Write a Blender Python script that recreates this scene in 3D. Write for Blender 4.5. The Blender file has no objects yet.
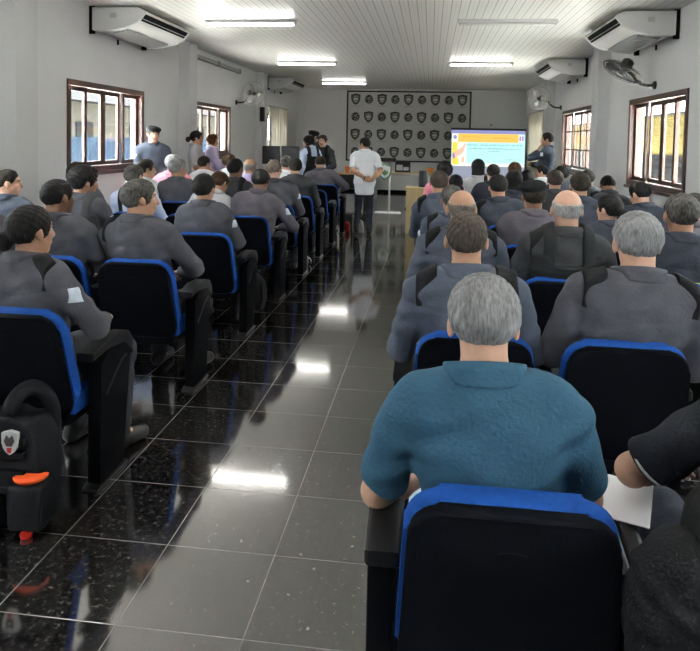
EXPO = 1.5; SKY = 10.0; SUN = 105.0
import bpy, bmesh, math, random
import numpy as np
from mathutils import Vector, Matrix
C = bpy.context.scene.collection
R = math.radians
rng = random.Random(7)

# ------------------------------------------------------------------ materials
def mat(name, col, rough=0.6, spec=0.5, metal=0.0, bump=0.0, bscale=200.0, vary=0.0, vscale=8.0, stretch=(1, 1, 1), emit=None, estr=0.0, coat=0.0):
    m = bpy.data.materials.new(name); m.use_nodes = True
    nt = m.node_tree; b = nt.nodes['Principled BSDF']
    b.inputs['Base Color'].default_value = (*col, 1); b.inputs['Roughness'].default_value = rough
    b.inputs['Specular IOR Level'].default_value = spec; b.inputs['Metallic'].default_value = metal
    b.inputs['Coat Weight'].default_value = coat
    if emit:
        b.inputs['Emission Color'].default_value = (*emit, 1); b.inputs['Emission Strength'].default_value = estr
    if bump or vary:
        tc = nt.nodes.new('ShaderNodeTexCoord'); mp = nt.nodes.new('ShaderNodeMapping')
        mp.inputs['Scale'].default_value = stretch
        nt.links.new(tc.outputs['Object'], mp.inputs['Vector'])
    if vary:
        n = nt.nodes.new('ShaderNodeTexNoise'); n.inputs['Scale'].default_value = vscale; n.inputs['Detail'].default_value = 5
        nt.links.new(mp.outputs['Vector'], n.inputs['Vector'])
        r = nt.nodes.new('ShaderNodeValToRGB')
        r.color_ramp.elements[0].position = 0.3; r.color_ramp.elements[1].position = 0.7
        r.color_ramp.elements[0].color = (*[c * (1 - vary) for c in col], 1)
        r.color_ramp.elements[1].color = (*[min(1, c * (1 + vary)) for c in col], 1)
        nt.links.new(n.outputs['Fac'], r.inputs['Fac']); nt.links.new(r.outputs['Color'], b.inputs['Base Color'])
    if bump:
        n = nt.nodes.new('ShaderNodeTexNoise'); n.inputs['Scale'].default_value = bscale; n.inputs['Detail'].default_value = 3
        nt.links.new(mp.outputs['Vector'], n.inputs['Vector'])
        bp = nt.nodes.new('ShaderNodeBump'); bp.inputs['Strength'].default_value = bump; bp.inputs['Distance'].default_value = 0.01
        nt.links.new(n.outputs['Fac'], bp.inputs['Height']); nt.links.new(bp.outputs['Normal'], b.inputs['Normal'])
    return m

def hairmat(name, dark, light, mix=0.5, w=0.12):
    m = bpy.data.materials.new(name); m.use_nodes = True
    nt = m.node_tree; b = nt.nodes['Principled BSDF']
    b.inputs['Roughness'].default_value = 0.65; b.inputs['Specular IOR Level'].default_value = 0.18
    tc = nt.nodes.new('ShaderNodeTexCoord'); mp = nt.nodes.new('ShaderNodeMapping'); mp.inputs['Scale'].default_value = (1, 0.3, 0.14)
    n = nt.nodes.new('ShaderNodeTexNoise'); n.inputs['Scale'].default_value = 190; n.inputs['Detail'].default_value = 4; n.inputs['Roughness'].default_value = 0.7
    n2 = nt.nodes.new('ShaderNodeTexNoise'); n2.inputs['Scale'].default_value = 14; n2.inputs['Detail'].default_value = 2
    nt.links.new(tc.outputs['Object'], mp.inputs['Vector']); nt.links.new(mp.outputs['Vector'], n.inputs['Vector']); nt.links.new(tc.outputs['Object'], n2.inputs['Vector'])
    ad = nt.nodes.new('ShaderNodeMath'); ad.operation = 'MULTIPLY_ADD'; ad.inputs[1].default_value = 0.45
    nt.links.new(n2.outputs['Fac'], ad.inputs[0]); nt.links.new(n.outputs['Fac'], ad.inputs[2])
    r = nt.nodes.new('ShaderNodeValToRGB'); c0 = 0.725 + (0.5 - mix) * 0.3
    r.color_ramp.elements[0].position = c0 - w; r.color_ramp.elements[1].position = c0 + w
    r.color_ramp.elements[0].color = (*dark, 1); r.color_ramp.elements[1].color = (*light, 1)
    nt.links.new(ad.outputs[0], r.inputs['Fac']); nt.links.new(r.outputs['Color'], b.inputs['Base Color'])
    bp = nt.nodes.new('ShaderNodeBump'); bp.inputs['Strength'].default_value = 0.5; bp.inputs['Distance'].default_value = 0.004
    nt.links.new(n.outputs['Fac'], bp.inputs['Height']); nt.links.new(bp.outputs['Normal'], b.inputs['Normal'])
    return m

M = {}
M['skin_light'] = mat('skin_light', (.56, .33, .235), .5, .4, bump=.08, bscale=300, vary=.1, vscale=30)
M['skin_tan'] = mat('skin_tan', (.43, .235, .15), .5, .4, bump=.08, bscale=300, vary=.1, vscale=30)
M['skin_brown'] = mat('skin_brown', (.22, .115, .072), .48, .4, bump=.08, bscale=300, vary=.1, vscale=30)
M['lips'] = mat('lips', (.36, .13, .11), .45)
M['eye_white'] = mat('eye_white', (.75, .73, .7), .2)
M['iris'] = mat('iris', (.02, .012, .008), .15)
M['hair_black'] = hairmat('hair_black', (.006, .006, .007), (.025, .022, .022))
M['hair_dark'] = hairmat('hair_dark', (.012, .010, .008), (.05, .040, .032))
M['hair_brown'] = hairmat('hair_brown', (.03, .016, .009), (.10, .055, .03))
M['hair_red'] = hairmat('hair_red', (.07, .022, .010), (.20, .075, .035))
M['hair_greying'] = hairmat('hair_greying', (.025, .023, .022), (.15, .14, .13), .36, .16)
M['hair_grey'] = hairmat('hair_grey', (.07, .07, .072), (.38, .38, .39), .5, .28)
M['hair_stubble'] = hairmat('hair_stubble', (.10, .075, .058), (.22, .19, .165), .5)
M['hair_crew'] = hairmat('hair_crew', (.030, .024, .020), (.085, .068, .056), .5)
M['hair_white'] = hairmat('hair_white', (.16, .155, .15), (.50, .50, .50), .55, .2)
def cloth(name, c, vary=.12, rough=.85): M[name] = mat(name, c, rough, .25, bump=.35, bscale=90, vary=vary, vscale=14)
cloth('uniform_slate', (.085, .086, .102)); cloth('uniform_blue', (.078, .092, .125)); cloth('uniform_plum', (.105, .094, .112))
cloth('uniform_navy', (.045, .050, .068)); cloth('uniform_charcoal', (.055, .057, .062)); cloth('vest_black', (.022, .024, .026))
cloth('polo_teal', (.032, .094, .155), .10); cloth('polo_black', (.012, .014, .02)); cloth('shirt_white', (.82, .84, .88), .04)
cloth('shirt_pale_blue', (.52, .60, .78), .05); cloth('shirt_lilac', (.52, .44, .66), .05); cloth('shirt_pink', (.80, .28, .36), .06)
cloth('shirt_grey', (.42, .42, .44), .06); cloth('strap_black', (.012, .012, .014)); cloth('denim_pale', (.50, .58, .68), .08); cloth('denim_dark', (.035, .042, .06), .3)
cloth('hivis', (.50, .72, .04), .05); cloth('jacket_olive', (.014, .014, .0135)); cloth('lining_brown', (.055, .046, .040), .3); cloth('beret_black', (.008, .009, .011)); cloth('patch_white', (.6, .66, .75), .2)
cloth('piping_grey', (.45, .46, .47), .1); cloth('trouser_grey', (.055, .056, .064))
M['shoe_black'] = mat('shoe_black', (.010, .010, .010), .3, .5); M['belt_black'] = mat('belt_black', (.01, .01, .01), .4)
M['watch_black'] = mat('watch_black', (.01, .01, .011), .3)
M['glasses_black'] = mat('glasses_black', (.01, .01, .01), .2)
M['paper'] = mat('paper', (.78, .80, .84), .6)
M['chair_shell'] = mat('chair_shell', (.0022, .0027, .0050), .85, .08, bump=.25, bscale=400)
M['chair_blue'] = mat('chair_blue', (.006, .06, .29), .85, .2, bump=.4, bscale=350, vary=.12, vscale=60)
M['chair_panel'] = mat('chair_panel', (.0018, .0021, .0032), .7, .10, bump=.15, bscale=300)
M['chair_arm'] = mat('chair_arm', (.009, .009, .010), .5, .25, bump=.1, bscale=500)
M['chair_foot'] = mat('chair_foot', (.02, .02, .022), .35, .5, .6)
M['wall'] = mat('wall_paint', (.76, .77, .78), .75, .25, bump=.05, bscale=60, vary=.025, vscale=1.5)
M['wall_back'] = mat('wall_back_paint', (.78, .785, .78), .8, .2, vary=.02, vscale=1.0)
M['plaster'] = mat('pillar_paint', (.68, .69, .70), .75, .25)
M['wood_frame'] = mat('window_wood', (.080, .036, .027), .35, .5, bump=.15, bscale=60, vary=.3, vscale=20, stretch=(1, 1, .15))
M['ac_white'] = mat('ac_white', (.74, .73, .71), .4, .5); M['ac_panel'] = mat('ac_side_panel', (.62, .62, .62), .45); M['ac_dark'] = mat('ac_louvre', (.004, .004, .005), .6, .1)
M['ac_grey'] = mat('ac_grille', (.45, .45, .45), .5)
M['fan_black'] = mat('fan_black', (.014, .014, .015), .4); M['fan_grey'] = mat('fan_grey', (.45, .45, .44), .4, .5)
M['fan_blade'] = mat('fan_blade', (.30, .30, .29), .4)
M['light_wood'] = mat('light_wood', (.58, .40, .20), .5, .4, vary=.15, vscale=6, stretch=(1, .2, 6)); M['pale_box'] = mat('pale_plywood', (.62, .48, .26), .55, .3, vary=.08, vscale=5, stretch=(6, 1, .5))
M['black_plastic'] = mat('black_plastic', (.008, .008, .009), .45); M['steel'] = mat('steel', (.6, .6, .6), .3, .5, 1.0); M['conduit'] = mat('conduit_grey', (.36, .36, .36), .5)
M['curtain'] = mat('curtain_beige', (.58, .55, .48), .85, .2)
_n = M['curtain'].node_tree; _t = _n.nodes.new('ShaderNodeBsdfTranslucent'); _t.inputs[0].default_value = (.55, .53, .48, 1); _m = _n.nodes.new('ShaderNodeMixShader'); _m.inputs[0].default_value = .45
_n.links.new(_n.nodes['Principled BSDF'].outputs[0], _m.inputs[1]); _n.links.new(_t.outputs[0], _m.inputs[2]); _n.links.new(_m.outputs[0], _n.nodes['Material Output'].inputs[0])
M['banner'] = mat('banner_grey', (.62, .63, .61), .7, .2, vary=.03, vscale=2); M['ink'] = mat('banner_ink', (.045, .045, .048), .7); M['ink_mid'] = mat('banner_ink_mid', (.14, .14, .14), .7)
M['banner_frame'] = mat('banner_frame', (.012, .012, .014), .5)
M['tube_body'] = mat('tube_body', (.5, .5, .5), .5); M['tube_dead'] = mat('tube_unlit', (.62, .62, .60), .3)
M['tube'] = mat('tube_lit', (.9, .9, .9), .5, emit=(1, .97, .92), estr=11)
M['tube_fill'] = mat('tube_fill_rear', (.9, .9, .9), .5, emit=(1, .97, .92), estr=34)  # boosted emission for the added out-of-view tubes
M['orange'] = mat('orange_lid', (.85, .10, .02), .4); M['red'] = mat('red_paint', (.45, .02, .015), .35); M['orange_box'] = mat('orange_card', (.65, .22, .04), .6)
M['green_sign'] = mat('green_sign', (.10, .22, .11), .5); M['white_plastic'] = mat('white_plastic', (.75, .75, .75), .4)
M['bag_black'] = mat('bag_black', (.006, .0065, .008), .8, .25, bump=.4, bscale=120); M['bag_grey'] = mat('bag_webbing', (.012, .013, .016), .85, .2, bump=.4, bscale=150)
M['badge_silver'] = mat('badge_silver', (.55, .56, .57), .5); M['badge_dark'] = mat('badge_dark', (.06, .05, .05), .5); M['gold'] = mat('gold_thread', (.75, .5, .12), .5)

def emat(name, col, s):
    return mat(name, [c * .2 for c in col], .6, .1, emit=col, estr=s)
SCR = 0.42
M['scr_cyan'] = emat('slide_cyan', (.50, .88, .86), SCR); M['scr_orange'] = emat('slide_orange', (1.0, .55, .12), SCR); M['scr_violet'] = emat('slide_violet', (.27, .28, .52), SCR)
M['scr_text'] = emat('slide_text', (.20, .42, .46), SCR * .9); M['scr_text_o'] = emat('slide_heading', (.62, .30, .05), SCR * .9); M['scr_yellow'] = emat('slide_yellow', (.95, .70, .10), SCR)
M['scr_skin'] = emat('slide_skin', (.85, .52, .40), SCR); M['scr_pale'] = emat('slide_pale', (.92, .90, .80), SCR); M['scr_lav'] = emat('slide_lavender', (.36, .40, .50), SCR * .8); M['scr_purple'] = emat('slide_purple', (.35, .25, .5), SCR)

def tile_material():
    m = bpy.data.materials.new('granite_tiles'); m.use_nodes = True
    nt = m.node_tree; N = nt.nodes; L = nt.links; b = N['Principled BSDF']
    tc = N.new('ShaderNodeTexCoord'); sp = N.new('ShaderNodeSeparateXYZ'); L.new(tc.outputs['Object'], sp.inputs[0])
    def math_(op, a, b_=None, c=None):
        n = N.new('ShaderNodeMath'); n.operation = op
        for i, v in enumerate((a, b_, c)):
            if v is None: continue
            if isinstance(v, (int, float)): n.inputs[i].default_value = v
            else: L.new(v, n.inputs[i])
        return n.outputs[0]
    def grid(o, off):
        u = math_('DIVIDE', math_('SUBTRACT', o, off), .45)
        fr = math_('FRACT', u); d = math_('MINIMUM', fr, math_('SUBTRACT', 1.0, fr))
        return math_('LESS_THAN', d, .0042), math_('FLOOR', u)
    gx, ix = grid(sp.outputs[0], -1.9328); gy, iy = grid(sp.outputs[1], 2.0643)
    g = math_('MAXIMUM', gx, gy)
    cb = N.new('ShaderNodeCombineXYZ'); L.new(ix, cb.inputs[0]); L.new(iy, cb.inputs[1])
    wn = N.new('ShaderNodeTexWhiteNoise'); wn.noise_dimensions = '2D'; L.new(cb.outputs[0], wn.inputs['Vector'])
    n1 = N.new('ShaderNodeTexNoise'); n1.inputs['Scale'].default_value = 38; n1.inputs['Detail'].default_value = 6; n1.inputs['Roughness'].default_value = .7
    n2 = N.new('ShaderNodeTexNoise'); n2.inputs['Scale'].default_value = 9; n2.inputs['Detail'].default_value = 4
    L.new(tc.outputs['Object'], n1.inputs['Vector']); L.new(tc.outputs['Object'], n2.inputs['Vector'])
    r = N.new('ShaderNodeValToRGB'); e = r.color_ramp.elements
    e[0].position = .38; e[0].color = (.0085, .0085, .0085, 1); e[1].position = .72; e[1].color = (.22, .21, .19, 1)
    k = e.new(.54); k.color = (.019, .0165, .016, 1)
    L.new(n1.outputs['Fac'], r.inputs['Fac'])
    br = math_('MULTIPLY_ADD', wn.outputs['Value'], .5, .7)
    br2 = math_('MULTIPLY', br, math_('MULTIPLY_ADD', n2.outputs['Fac'], 1.2, .4))
    vm = N.new('ShaderNodeVectorMath'); vm.operation = 'SCALE'; L.new(r.outputs['Color'], vm.inputs[0]); L.new(br2, vm.inputs['Scale'])
    mx = N.new('ShaderNodeMixRGB'); L.new(g, mx.inputs['Fac']); L.new(vm.outputs[0], mx.inputs['Color1']); mx.inputs['Color2'].default_value = (.115, .11, .10, 1)
    L.new(mx.outputs[0], b.inputs['Base Color'])
    L.new(math_('MAXIMUM', math_('MULTIPLY', g, .6), math_('MULTIPLY_ADD', n2.outputs['Fac'], .08, .04)), b.inputs['Roughness'])
    b.inputs['IOR'].default_value = 3.0
    bp = N.new('ShaderNodeBump'); bp.inputs['Strength'].default_value = .15; bp.inputs['Distance'].default_value = .002; bp.invert = True
    L.new(g, bp.inputs['Height']); L.new(bp.outputs['Normal'], b.inputs['Normal'])
    return m
M['tiles'] = tile_material()

def plank_material():
    m = bpy.data.materials.new('pvc_ceiling'); m.use_nodes = True
    nt = m.node_tree; N = nt.nodes; L = nt.links; b = N['Principled BSDF']
    tc = N.new('ShaderNodeTexCoord'); sp = N.new('ShaderNodeSeparateXYZ'); L.new(tc.outputs['Object'], sp.inputs[0])
    d = N.new('ShaderNodeMath'); d.operation = 'DIVIDE'; L.new(sp.outputs[0], d.inputs[0]); d.inputs[1].default_value = .105
    f = N.new('ShaderNodeMath'); f.operation = 'FRACT'; L.new(d.outputs[0], f.inputs[0])
    r = N.new('ShaderNodeValToRGB'); e = r.color_ramp.elements
    e[0].position = 0; e[0].color = (.30, .29, .27, 1); e[1].position = 1; e[1].color = (.78, .765, .74, 1)
    for p, c in ((.06, .34), (.09, .86), (.46, .86), (.5, .62), (.54, .86), (.95, .86)):
        k = e.new(p); k.color = (c, c * .975, c * .935, 1)
    L.new(f.outputs[0], r.inputs['Fac']); L.new(r.outputs['Color'], b.inputs['Base Color'])
    b.inputs['Roughness'].default_value = .32; b.inputs['Specular IOR Level'].default_value = .35
    return m
M['planks'] = plank_material()

def glass_material():
    m = bpy.data.materials.new('window_glass'); m.use_nodes = True
    nt = m.node_tree; N = nt.nodes; L = nt.links
    for n in list(N): N.remove(n)
    o = N.new('ShaderNodeOutputMaterial'); t = N.new('ShaderNodeBsdfTransparent'); t.inputs[0].default_value = (.94, .97, .97, 1)
    g = N.new('ShaderNodeBsdfGlossy'); g.inputs['Roughness'].default_value = .02
    f = N.new('ShaderNodeLayerWeight'); f.inputs['Blend'].default_value = .5; x = N.new('ShaderNodeMixShader')
    pw = N.new('ShaderNodeMath'); pw.operation = 'POWER'; pw.inputs[1].default_value = 5; L.new(f.outputs['Facing'], pw.inputs[0])
    ml = N.new('ShaderNodeMath'); ml.operation = 'MULTIPLY_ADD'; ml.inputs[1].default_value = .5; ml.inputs[2].default_value = .03; L.new(pw.outputs[0], ml.inputs[0])
    L.new(ml.outputs[0], x.inputs[0]); L.new(t.outputs[0], x.inputs[1]); L.new(g.outputs[0], x.inputs[2]); L.new(x.outputs[0], o.inputs[0])
    return m
M['glass'] = glass_material()

# ------------------------------------------------------------------ mesh helpers
def link_mesh(name, me, material, parent=None):
    o = bpy.data.objects.new(name, me); C.objects.link(o)
    for mm in (material if isinstance(material, (list, tuple)) else [material]):
        if mm is not None and len(me.materials) < 8: me.materials.append(mm)
    if parent: o.parent = parent
    return o
def obj(name, bm, material, parent=None, smooth=None):
    me = bpy.data.meshes.new(name); bmesh.ops.recalc_face_normals(bm, faces=bm.faces); bm.to_mesh(me); bm.free()
    if smooth is not None:
        if smooth >= 180:
            me.polygons.foreach_set('use_smooth', [True] * len(me.polygons))
        else:
            me.polygons.foreach_set('use_smooth', [True] * len(me.polygons))
            try: me.set_sharp_from_angle(angle=R(smooth))
            except Exception: pass
    return link_mesh(name, me, material, parent)
def tag(o, label, cat, group=None, kind=None):
    if label: o['label'] = label
    if cat: o['category'] = cat
    if group: o['group'] = group
    if kind: o['kind'] = kind
    return o
def thing(name, label, cat, loc=(0, 0, 0), rotz=0, group=None):
    o = bpy.data.objects.new(name, None); C.objects.link(o); o.empty_display_size = .1
    o.location = loc; o.rotation_euler = (0, 0, rotz)
    return tag(o, label, cat, group)
def copy_thing(root, loc, rotz, label, group=None):
    r = root.copy(); C.objects.link(r); r.location = loc; r.rotation_euler = (0, 0, rotz); r['label'] = label
    if group: r['group'] = group
    for ch in root.children:
        c = ch.copy(); C.objects.link(c); c.parent = r
        for g in ch.children:
            d = g.copy(); C.objects.link(d); d.parent = c
    return r
def new(): return bmesh.new()
def box(bm, x0, x1, y0, y1, z0, z1, bevel=0, seg=2, mi=0):
    r = bmesh.ops.create_cube(bm, size=1)
    vs = r['verts']
    for v in vs: v.co = Vector(((x0 + x1) / 2 + v.co.x * (x1 - x0), (y0 + y1) / 2 + v.co.y * (y1 - y0), (z0 + z1) / 2 + v.co.z * (z1 - z0)))
    fs = list({f for v in vs for f in v.link_faces})
    for f in fs: f.material_index = mi
    if bevel:
        es = list({e for v in vs for e in v.link_edges})
        bmesh.ops.bevel(bm, geom=es, offset=bevel, segments=seg, profile=.5, affect='EDGES')
    return bm
def prism(bm, pts, axis, a0, a1, bevel=0, seg=2):
    """pts: outline (u,v); axis x -> (u,v)=(y,z), y -> (x,z), z -> (x,y)"""
    def P(u, v, w): return {'x': (w, u, v), 'y': (u, w, v), 'z': (u, v, w)}[axis]
    A = [bm.verts.new(P(u, v, a0)) for u, v in pts]; B = [bm.verts.new(P(u, v, a1)) for u, v in pts]
    n = len(pts); f0 = bm.faces.new(A); f1 = bm.faces.new(B[::-1])
    for i in range(n): bm.faces.new((A[i], B[i], B[(i + 1) % n], A[(i + 1) % n]))
    if bevel:
        es = list(f0.edges) + list(f1.edges)
        bmesh.ops.bevel(bm, geom=es, offset=bevel, segments=seg, profile=.5, affect='EDGES')
    return bm
def tube(bm, pts, rad, n=8, closed=False):
    pts = [Vector(p) for p in pts]; rings = []; N = len(pts)
    up = None
    for i, p in enumerate(pts):
        a = pts[(i - 1) % N] if (closed or i > 0) else p; b = pts[(i + 1) % N] if (closed or i < N - 1) else p
        t = (b - a).normalized()
        if up is None: up = Vector((0, 0, 1)) if abs(t.z) < .9 else Vector((1, 0, 0))
        s = t.cross(up)
        if s.length < 1e-4: s = t.cross(Vector((1, 0, 0)))
        s.normalize(); up = s.cross(t).normalized()
        r = rad[i] if isinstance(rad, (list, tuple)) else rad
        rings.append([bm.verts.new(p + s * (r * math.cos(2 * math.pi * k / n)) + up * (r * math.sin(2 * math.pi * k / n))) for k in range(n)])
    for i in range(N if closed else N - 1):
        A, B = rings[i], rings[(i + 1) % N]
        for k in range(n): bm.faces.new((A[k], A[(k + 1) % n], B[(k + 1) % n], B[k]))
    if not closed: bm.faces.new(rings[0][::-1]); bm.faces.new(rings[-1])
    return bm
def lathe(bm, prof, n=24, center=(0, 0, 0)):
    cx, cy, cz = center; rings = []
    for r, z in prof:
        if r < 1e-5: rings.append([bm.verts.new((cx, cy, cz + z))])
        else: rings.append([bm.verts.new((cx + r * math.cos(2 * math.pi * k / n), cy + r * math.sin(2 * math.pi * k / n), cz + z)) for k in range(n)])
    for A, B in zip(rings, rings[1:]):
        for k in range(n):
            k2 = (k + 1) % n
            if len(A) == 1 and len(B) > 1: bm.faces.new((A[0], B[k], B[k2]))
            elif len(B) == 1 and len(A) > 1: bm.faces.new((A[k], A[k2], B[0]))
            elif len(A) > 1: bm.faces.new((A[k], A[k2], B[k2], B[k]))
    if len(rings[0]) > 1: bm.faces.new(rings[0][::-1])
    if len(rings[-1]) > 1: bm.faces.new(rings[-1])
    return bm
def rounded(x0, x1, y0, y1, rads, n=6):
    """outline of a rectangle with corner radii (bl, br, tr, tl)"""
    out = []
    for (cx, cy, a0), r in zip(((x0, y0, 180), (x1, y0, 270), (x1, y1, 0), (x0, y1, 90)), rads):
        sx = 1 if cx == x0 else -1; sy = 1 if cy == y0 else -1
        for k in range(n + 1):
            a = R(a0 + 90 * k / n); out.append((cx + sx * r + r * math.cos(a), cy + sy * r + r * math.sin(a)))
    return out

# ------------------------------------------------------------------ implicit surfaces
def smin(a, b, k):
    h = np.maximum(k - np.abs(a - b), 0) / k
    return np.minimum(a, b) - h * h * k * .25
def smax(a, b, k): return -smin(-a, -b, k)
def sd_cap(P, a, b, ra, rb):
    a = np.asarray(a, np.float32); b = np.asarray(b, np.float32); d = b - a
    t = np.clip(((P - a) @ d) / max(1e-9, float(d @ d)), 0, 1)
    return np.linalg.norm(P - (a + t[:, None] * d), axis=1) - (ra + (rb - ra) * t)
def sd_ell(P, c, r, Rm=None):
    q = P - np.asarray(c, np.float32)
    if Rm is not None: q = q @ Rm.astype(np.float32)
    r = np.asarray(r, np.float32)
    k0 = np.linalg.norm(q / r, axis=1); k1 = np.linalg.norm(q / (r * r), axis=1)
    return k0 * (k0 - 1) / np.maximum(k1, 1e-6)
def union(P, prims, k):
    d = None
    for p in prims:
        if p[0] == 'c': e = sd_cap(P, *p[1:5])
        else: e = sd_ell(P, *p[1:4])
        d = e if d is None else smin(d, e, p[5] if p[0] == 'c' and len(p) > 5 else k)
    return d
def bounds(prims, pad):
    lo = np.full(3, 9.); hi = np.full(3, -9.)
    for p in prims:
        if p[0] == 'c':
            for q, r in ((p[1], p[3]), (p[2], p[4])): lo = np.minimum(lo, np.asarray(q) - r); hi = np.maximum(hi, np.asarray(q) + r)
        else:
            r = max(p[2]); lo = np.minimum(lo, np.asarray(p[1]) - r); hi = np.maximum(hi, np.asarray(p[1]) + r)
    return lo - pad, hi + pad
def sdf_mesh(fn, lo, hi, h, smooth=1):
    B = 4; lo = np.asarray(lo, float); n = (np.ceil((np.asarray(hi) - lo) / (h * B)).astype(int) + 1)
    cc = [lo[i] + (np.arange(n[i]) * B + (B - 1) / 2) * h for i in range(3)]
    G = np.stack(np.meshgrid(*cc, indexing='ij'), -1).reshape(-1, 3).astype(np.float32)
    dc = fn(G).reshape(n)
    act = np.abs(dc) < B * h * 1.6
    D = np.repeat(np.repeat(np.repeat(np.where(dc < 0, -1., 1.).astype(np.float32), B, 0), B, 1), B, 2)
    ai = np.argwhere(act)
    if len(ai) == 0: return None
    off = np.stack(np.meshgrid(*[np.arange(B)] * 3, indexing='ij'), -1).reshape(-1, 3)
    idx = (ai[:, None, :] * B + off[None]).reshape(-1, 3)
    D[idx[:, 0], idx[:, 1], idx[:, 2]] = fn((lo + idx * h).astype(np.float32))
    D[0] = D[-1] = 1; D[:, 0] = D[:, -1] = 1; D[:, :, 0] = D[:, :, -1] = 1
    S = (D < 0)
    cnt = np.zeros(tuple(s - 1 for s in S.shape), np.int8)
    cor = [(i, j, k) for i in (0, 1) for j in (0, 1) for k in (0, 1)]
    sl = lambda A, c: A[c[0]:A.shape[0] - 1 + c[0], c[1]:A.shape[1] - 1 + c[1], c[2]:A.shape[2] - 1 + c[2]]
    for c in cor: cnt += sl(S, c)
    cell = np.argwhere((cnt > 0) & (cnt < 8))
    if len(cell) == 0: return None
    vid = np.full(cnt.shape, -1, np.int32); vid[cell[:, 0], cell[:, 1], cell[:, 2]] = np.arange(len(cell))
    acc = np.zeros((len(cell), 3)); w = np.zeros(len(cell))
    val = {c: D[cell[:, 0] + c[0], cell[:, 1] + c[1], cell[:, 2] + c[2]] for c in cor}
    for c in cor:
        for ax in range(3):
            if c[ax]: continue
            e = list(c); e[ax] = 1; e = tuple(e); a, b = val[c], val[e]
            m = (a < 0) != (b < 0); t = np.where(m, a / np.where(m, a - b, 1), 0)
            p = np.tile(np.array(c, float), (len(cell), 1)); p[:, ax] += t
            acc += np.where(m[:, None], p, 0); w += m
    V = lo + (cell + acc / w[:, None]) * h
    Q = []
    for ax in range(3):
        a1, a2 = (ax + 1) % 3, (ax + 2) % 3
        s0 = [slice(None)] * 3; s1 = [slice(None)] * 3; s0[ax] = slice(0, -1); s1[ax] = slice(1, None)
        A, Bq = S[tuple(s0)], S[tuple(s1)]
        e = np.argwhere(A != Bq); e = e[(e[:, a1] > 0) & (e[:, a2] > 0) & (e[:, a1] < cnt.shape[a1]) & (e[:, a2] < cnt.shape[a2])]
        if len(e) == 0: continue
        ins = A[e[:, 0], e[:, 1], e[:, 2]]
        def g(d1, d2):
            q = e.copy(); q[:, a1] -= d1; q[:, a2] -= d2; return vid[q[:, 0], q[:, 1], q[:, 2]]
        q = np.stack([g(1, 1), g(0, 1), g(0, 0), g(1, 0)], 1)
        q[~ins] = q[~ins][:, ::-1]; Q.append(q)
    Q = np.concatenate(Q); Q = Q[(Q >= 0).all(1)]
    for _ in range(smooth):
        s = np.zeros_like(V); c = np.zeros(len(V))
        for a in range(4):
            i, j = Q[:, a], Q[:, (a + 1) % 4]
            for x in range(3): s[:, x] += np.bincount(i, V[j, x], len(V)) + np.bincount(j, V[i, x], len(V))
            c += np.bincount(i, None, len(V)) + np.bincount(j, None, len(V))
        V = V * .5 + .5 * s / np.maximum(c, 1)[:, None]
    return V, Q
def sdf_obj(name, fn, lo, hi, h, material, parent, smooth=1, mi=None):
    r = sdf_mesh(fn, lo, hi, h, smooth)
    if r is None: return None
    V, Q = r; me = bpy.data.meshes.new(name)
    me.vertices.add(len(V)); me.vertices.foreach_set('co', V.astype(np.float32).ravel())
    me.loops.add(Q.size); me.loops.foreach_set('vertex_index', Q.astype(np.int32).ravel())
    me.polygons.add(len(Q)); me.polygons.foreach_set('loop_start', np.arange(0, Q.size, 4, dtype=np.int32))
    me.polygons.foreach_set('loop_total', np.full(len(Q), 4, np.int32))
    me.polygons.foreach_set('use_smooth', np.ones(len(Q), bool))
    if mi is not None: me.polygons.foreach_set('material_index', mi(V[Q].mean(1)).astype(np.int32))
    me.update(calc_edges=True); me.validate()
    return link_mesh(name, me, material, parent)
# ------------------------------------------------------------------ people
def rx(a): c, s = math.cos(a), math.sin(a); return np.array([[1, 0, 0], [0, c, -s], [0, s, c]])
def ry(a): c, s = math.cos(a), math.sin(a); return np.array([[c, 0, s], [0, 1, 0], [-s, 0, c]])
def rz(a): c, s = math.cos(a), math.sin(a); return np.array([[c, -s, 0], [s, c, 0], [0, 0, 1]])
def ik(a, b, l1, l2, pole):
    a, b = np.asarray(a, float), np.asarray(b, float); d = b - a; L = np.linalg.norm(d)
    if L > (l1 + l2) * .995: b = a + d / L * (l1 + l2) * .995; d = b - a; L = np.linalg.norm(d)
    u = d / L; x = (l1 * l1 - l2 * l2 + L * L) / (2 * L); hh = math.sqrt(max(0, l1 * l1 - x * x))
    p = np.asarray(pole, float); p = p - u * (p @ u); p /= max(1e-6, np.linalg.norm(p))
    return a + u * x + p * hh, b
def hand(prims, w, d, n, side, s, curl=.5, rmin=.0085, spread=1.0):
    """palm, four unequal bent fingers and a thumb; d = finger direction, n = palm normal, side = towards the thumb"""
    d = d / np.linalg.norm(d); n = n - d * (n @ d); n /= np.linalg.norm(n); t = np.cross(d, n)
    if t @ side < 0: t = -t
    Rm = np.stack([t, d, n], 1)
    prims.append(('e', w + d * .048 * s, (.041 * s, .052 * s, .018 * s), Rm))
    for i, (o, L) in enumerate(((.030, .070), (.010, .080), (-.010, .074), (-.029, .058))):
        b = w + (d * .085 + t * o * spread) * s; a1 = curl; a2 = curl * 2.1
        m = b + (d * math.cos(a1) + n * math.sin(a1)) * L * .5 * s
        e = m + (d * math.cos(a2) + n * math.sin(a2)) * L * .5 * s
        prims.append(('c', b - d * .03 * s, m, rmin * 1.1, rmin, .006)); prims.append(('c', m, e, rmin, rmin * .85, .004))
    b = w + (d * .025 + t * .03) * s; m = b + (d * .55 + t * .65 + n * .35) * .038 * s; e = m + (d * .85 + t * .2 + n * .4) * .032 * s
    prims.append(('c', w + d * .02 * s + t * .012 * s, m, rmin * 1.35, rmin * 1.2, .012)); prims.append(('c', m, e, rmin * 1.2, rmin, .005))

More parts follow.
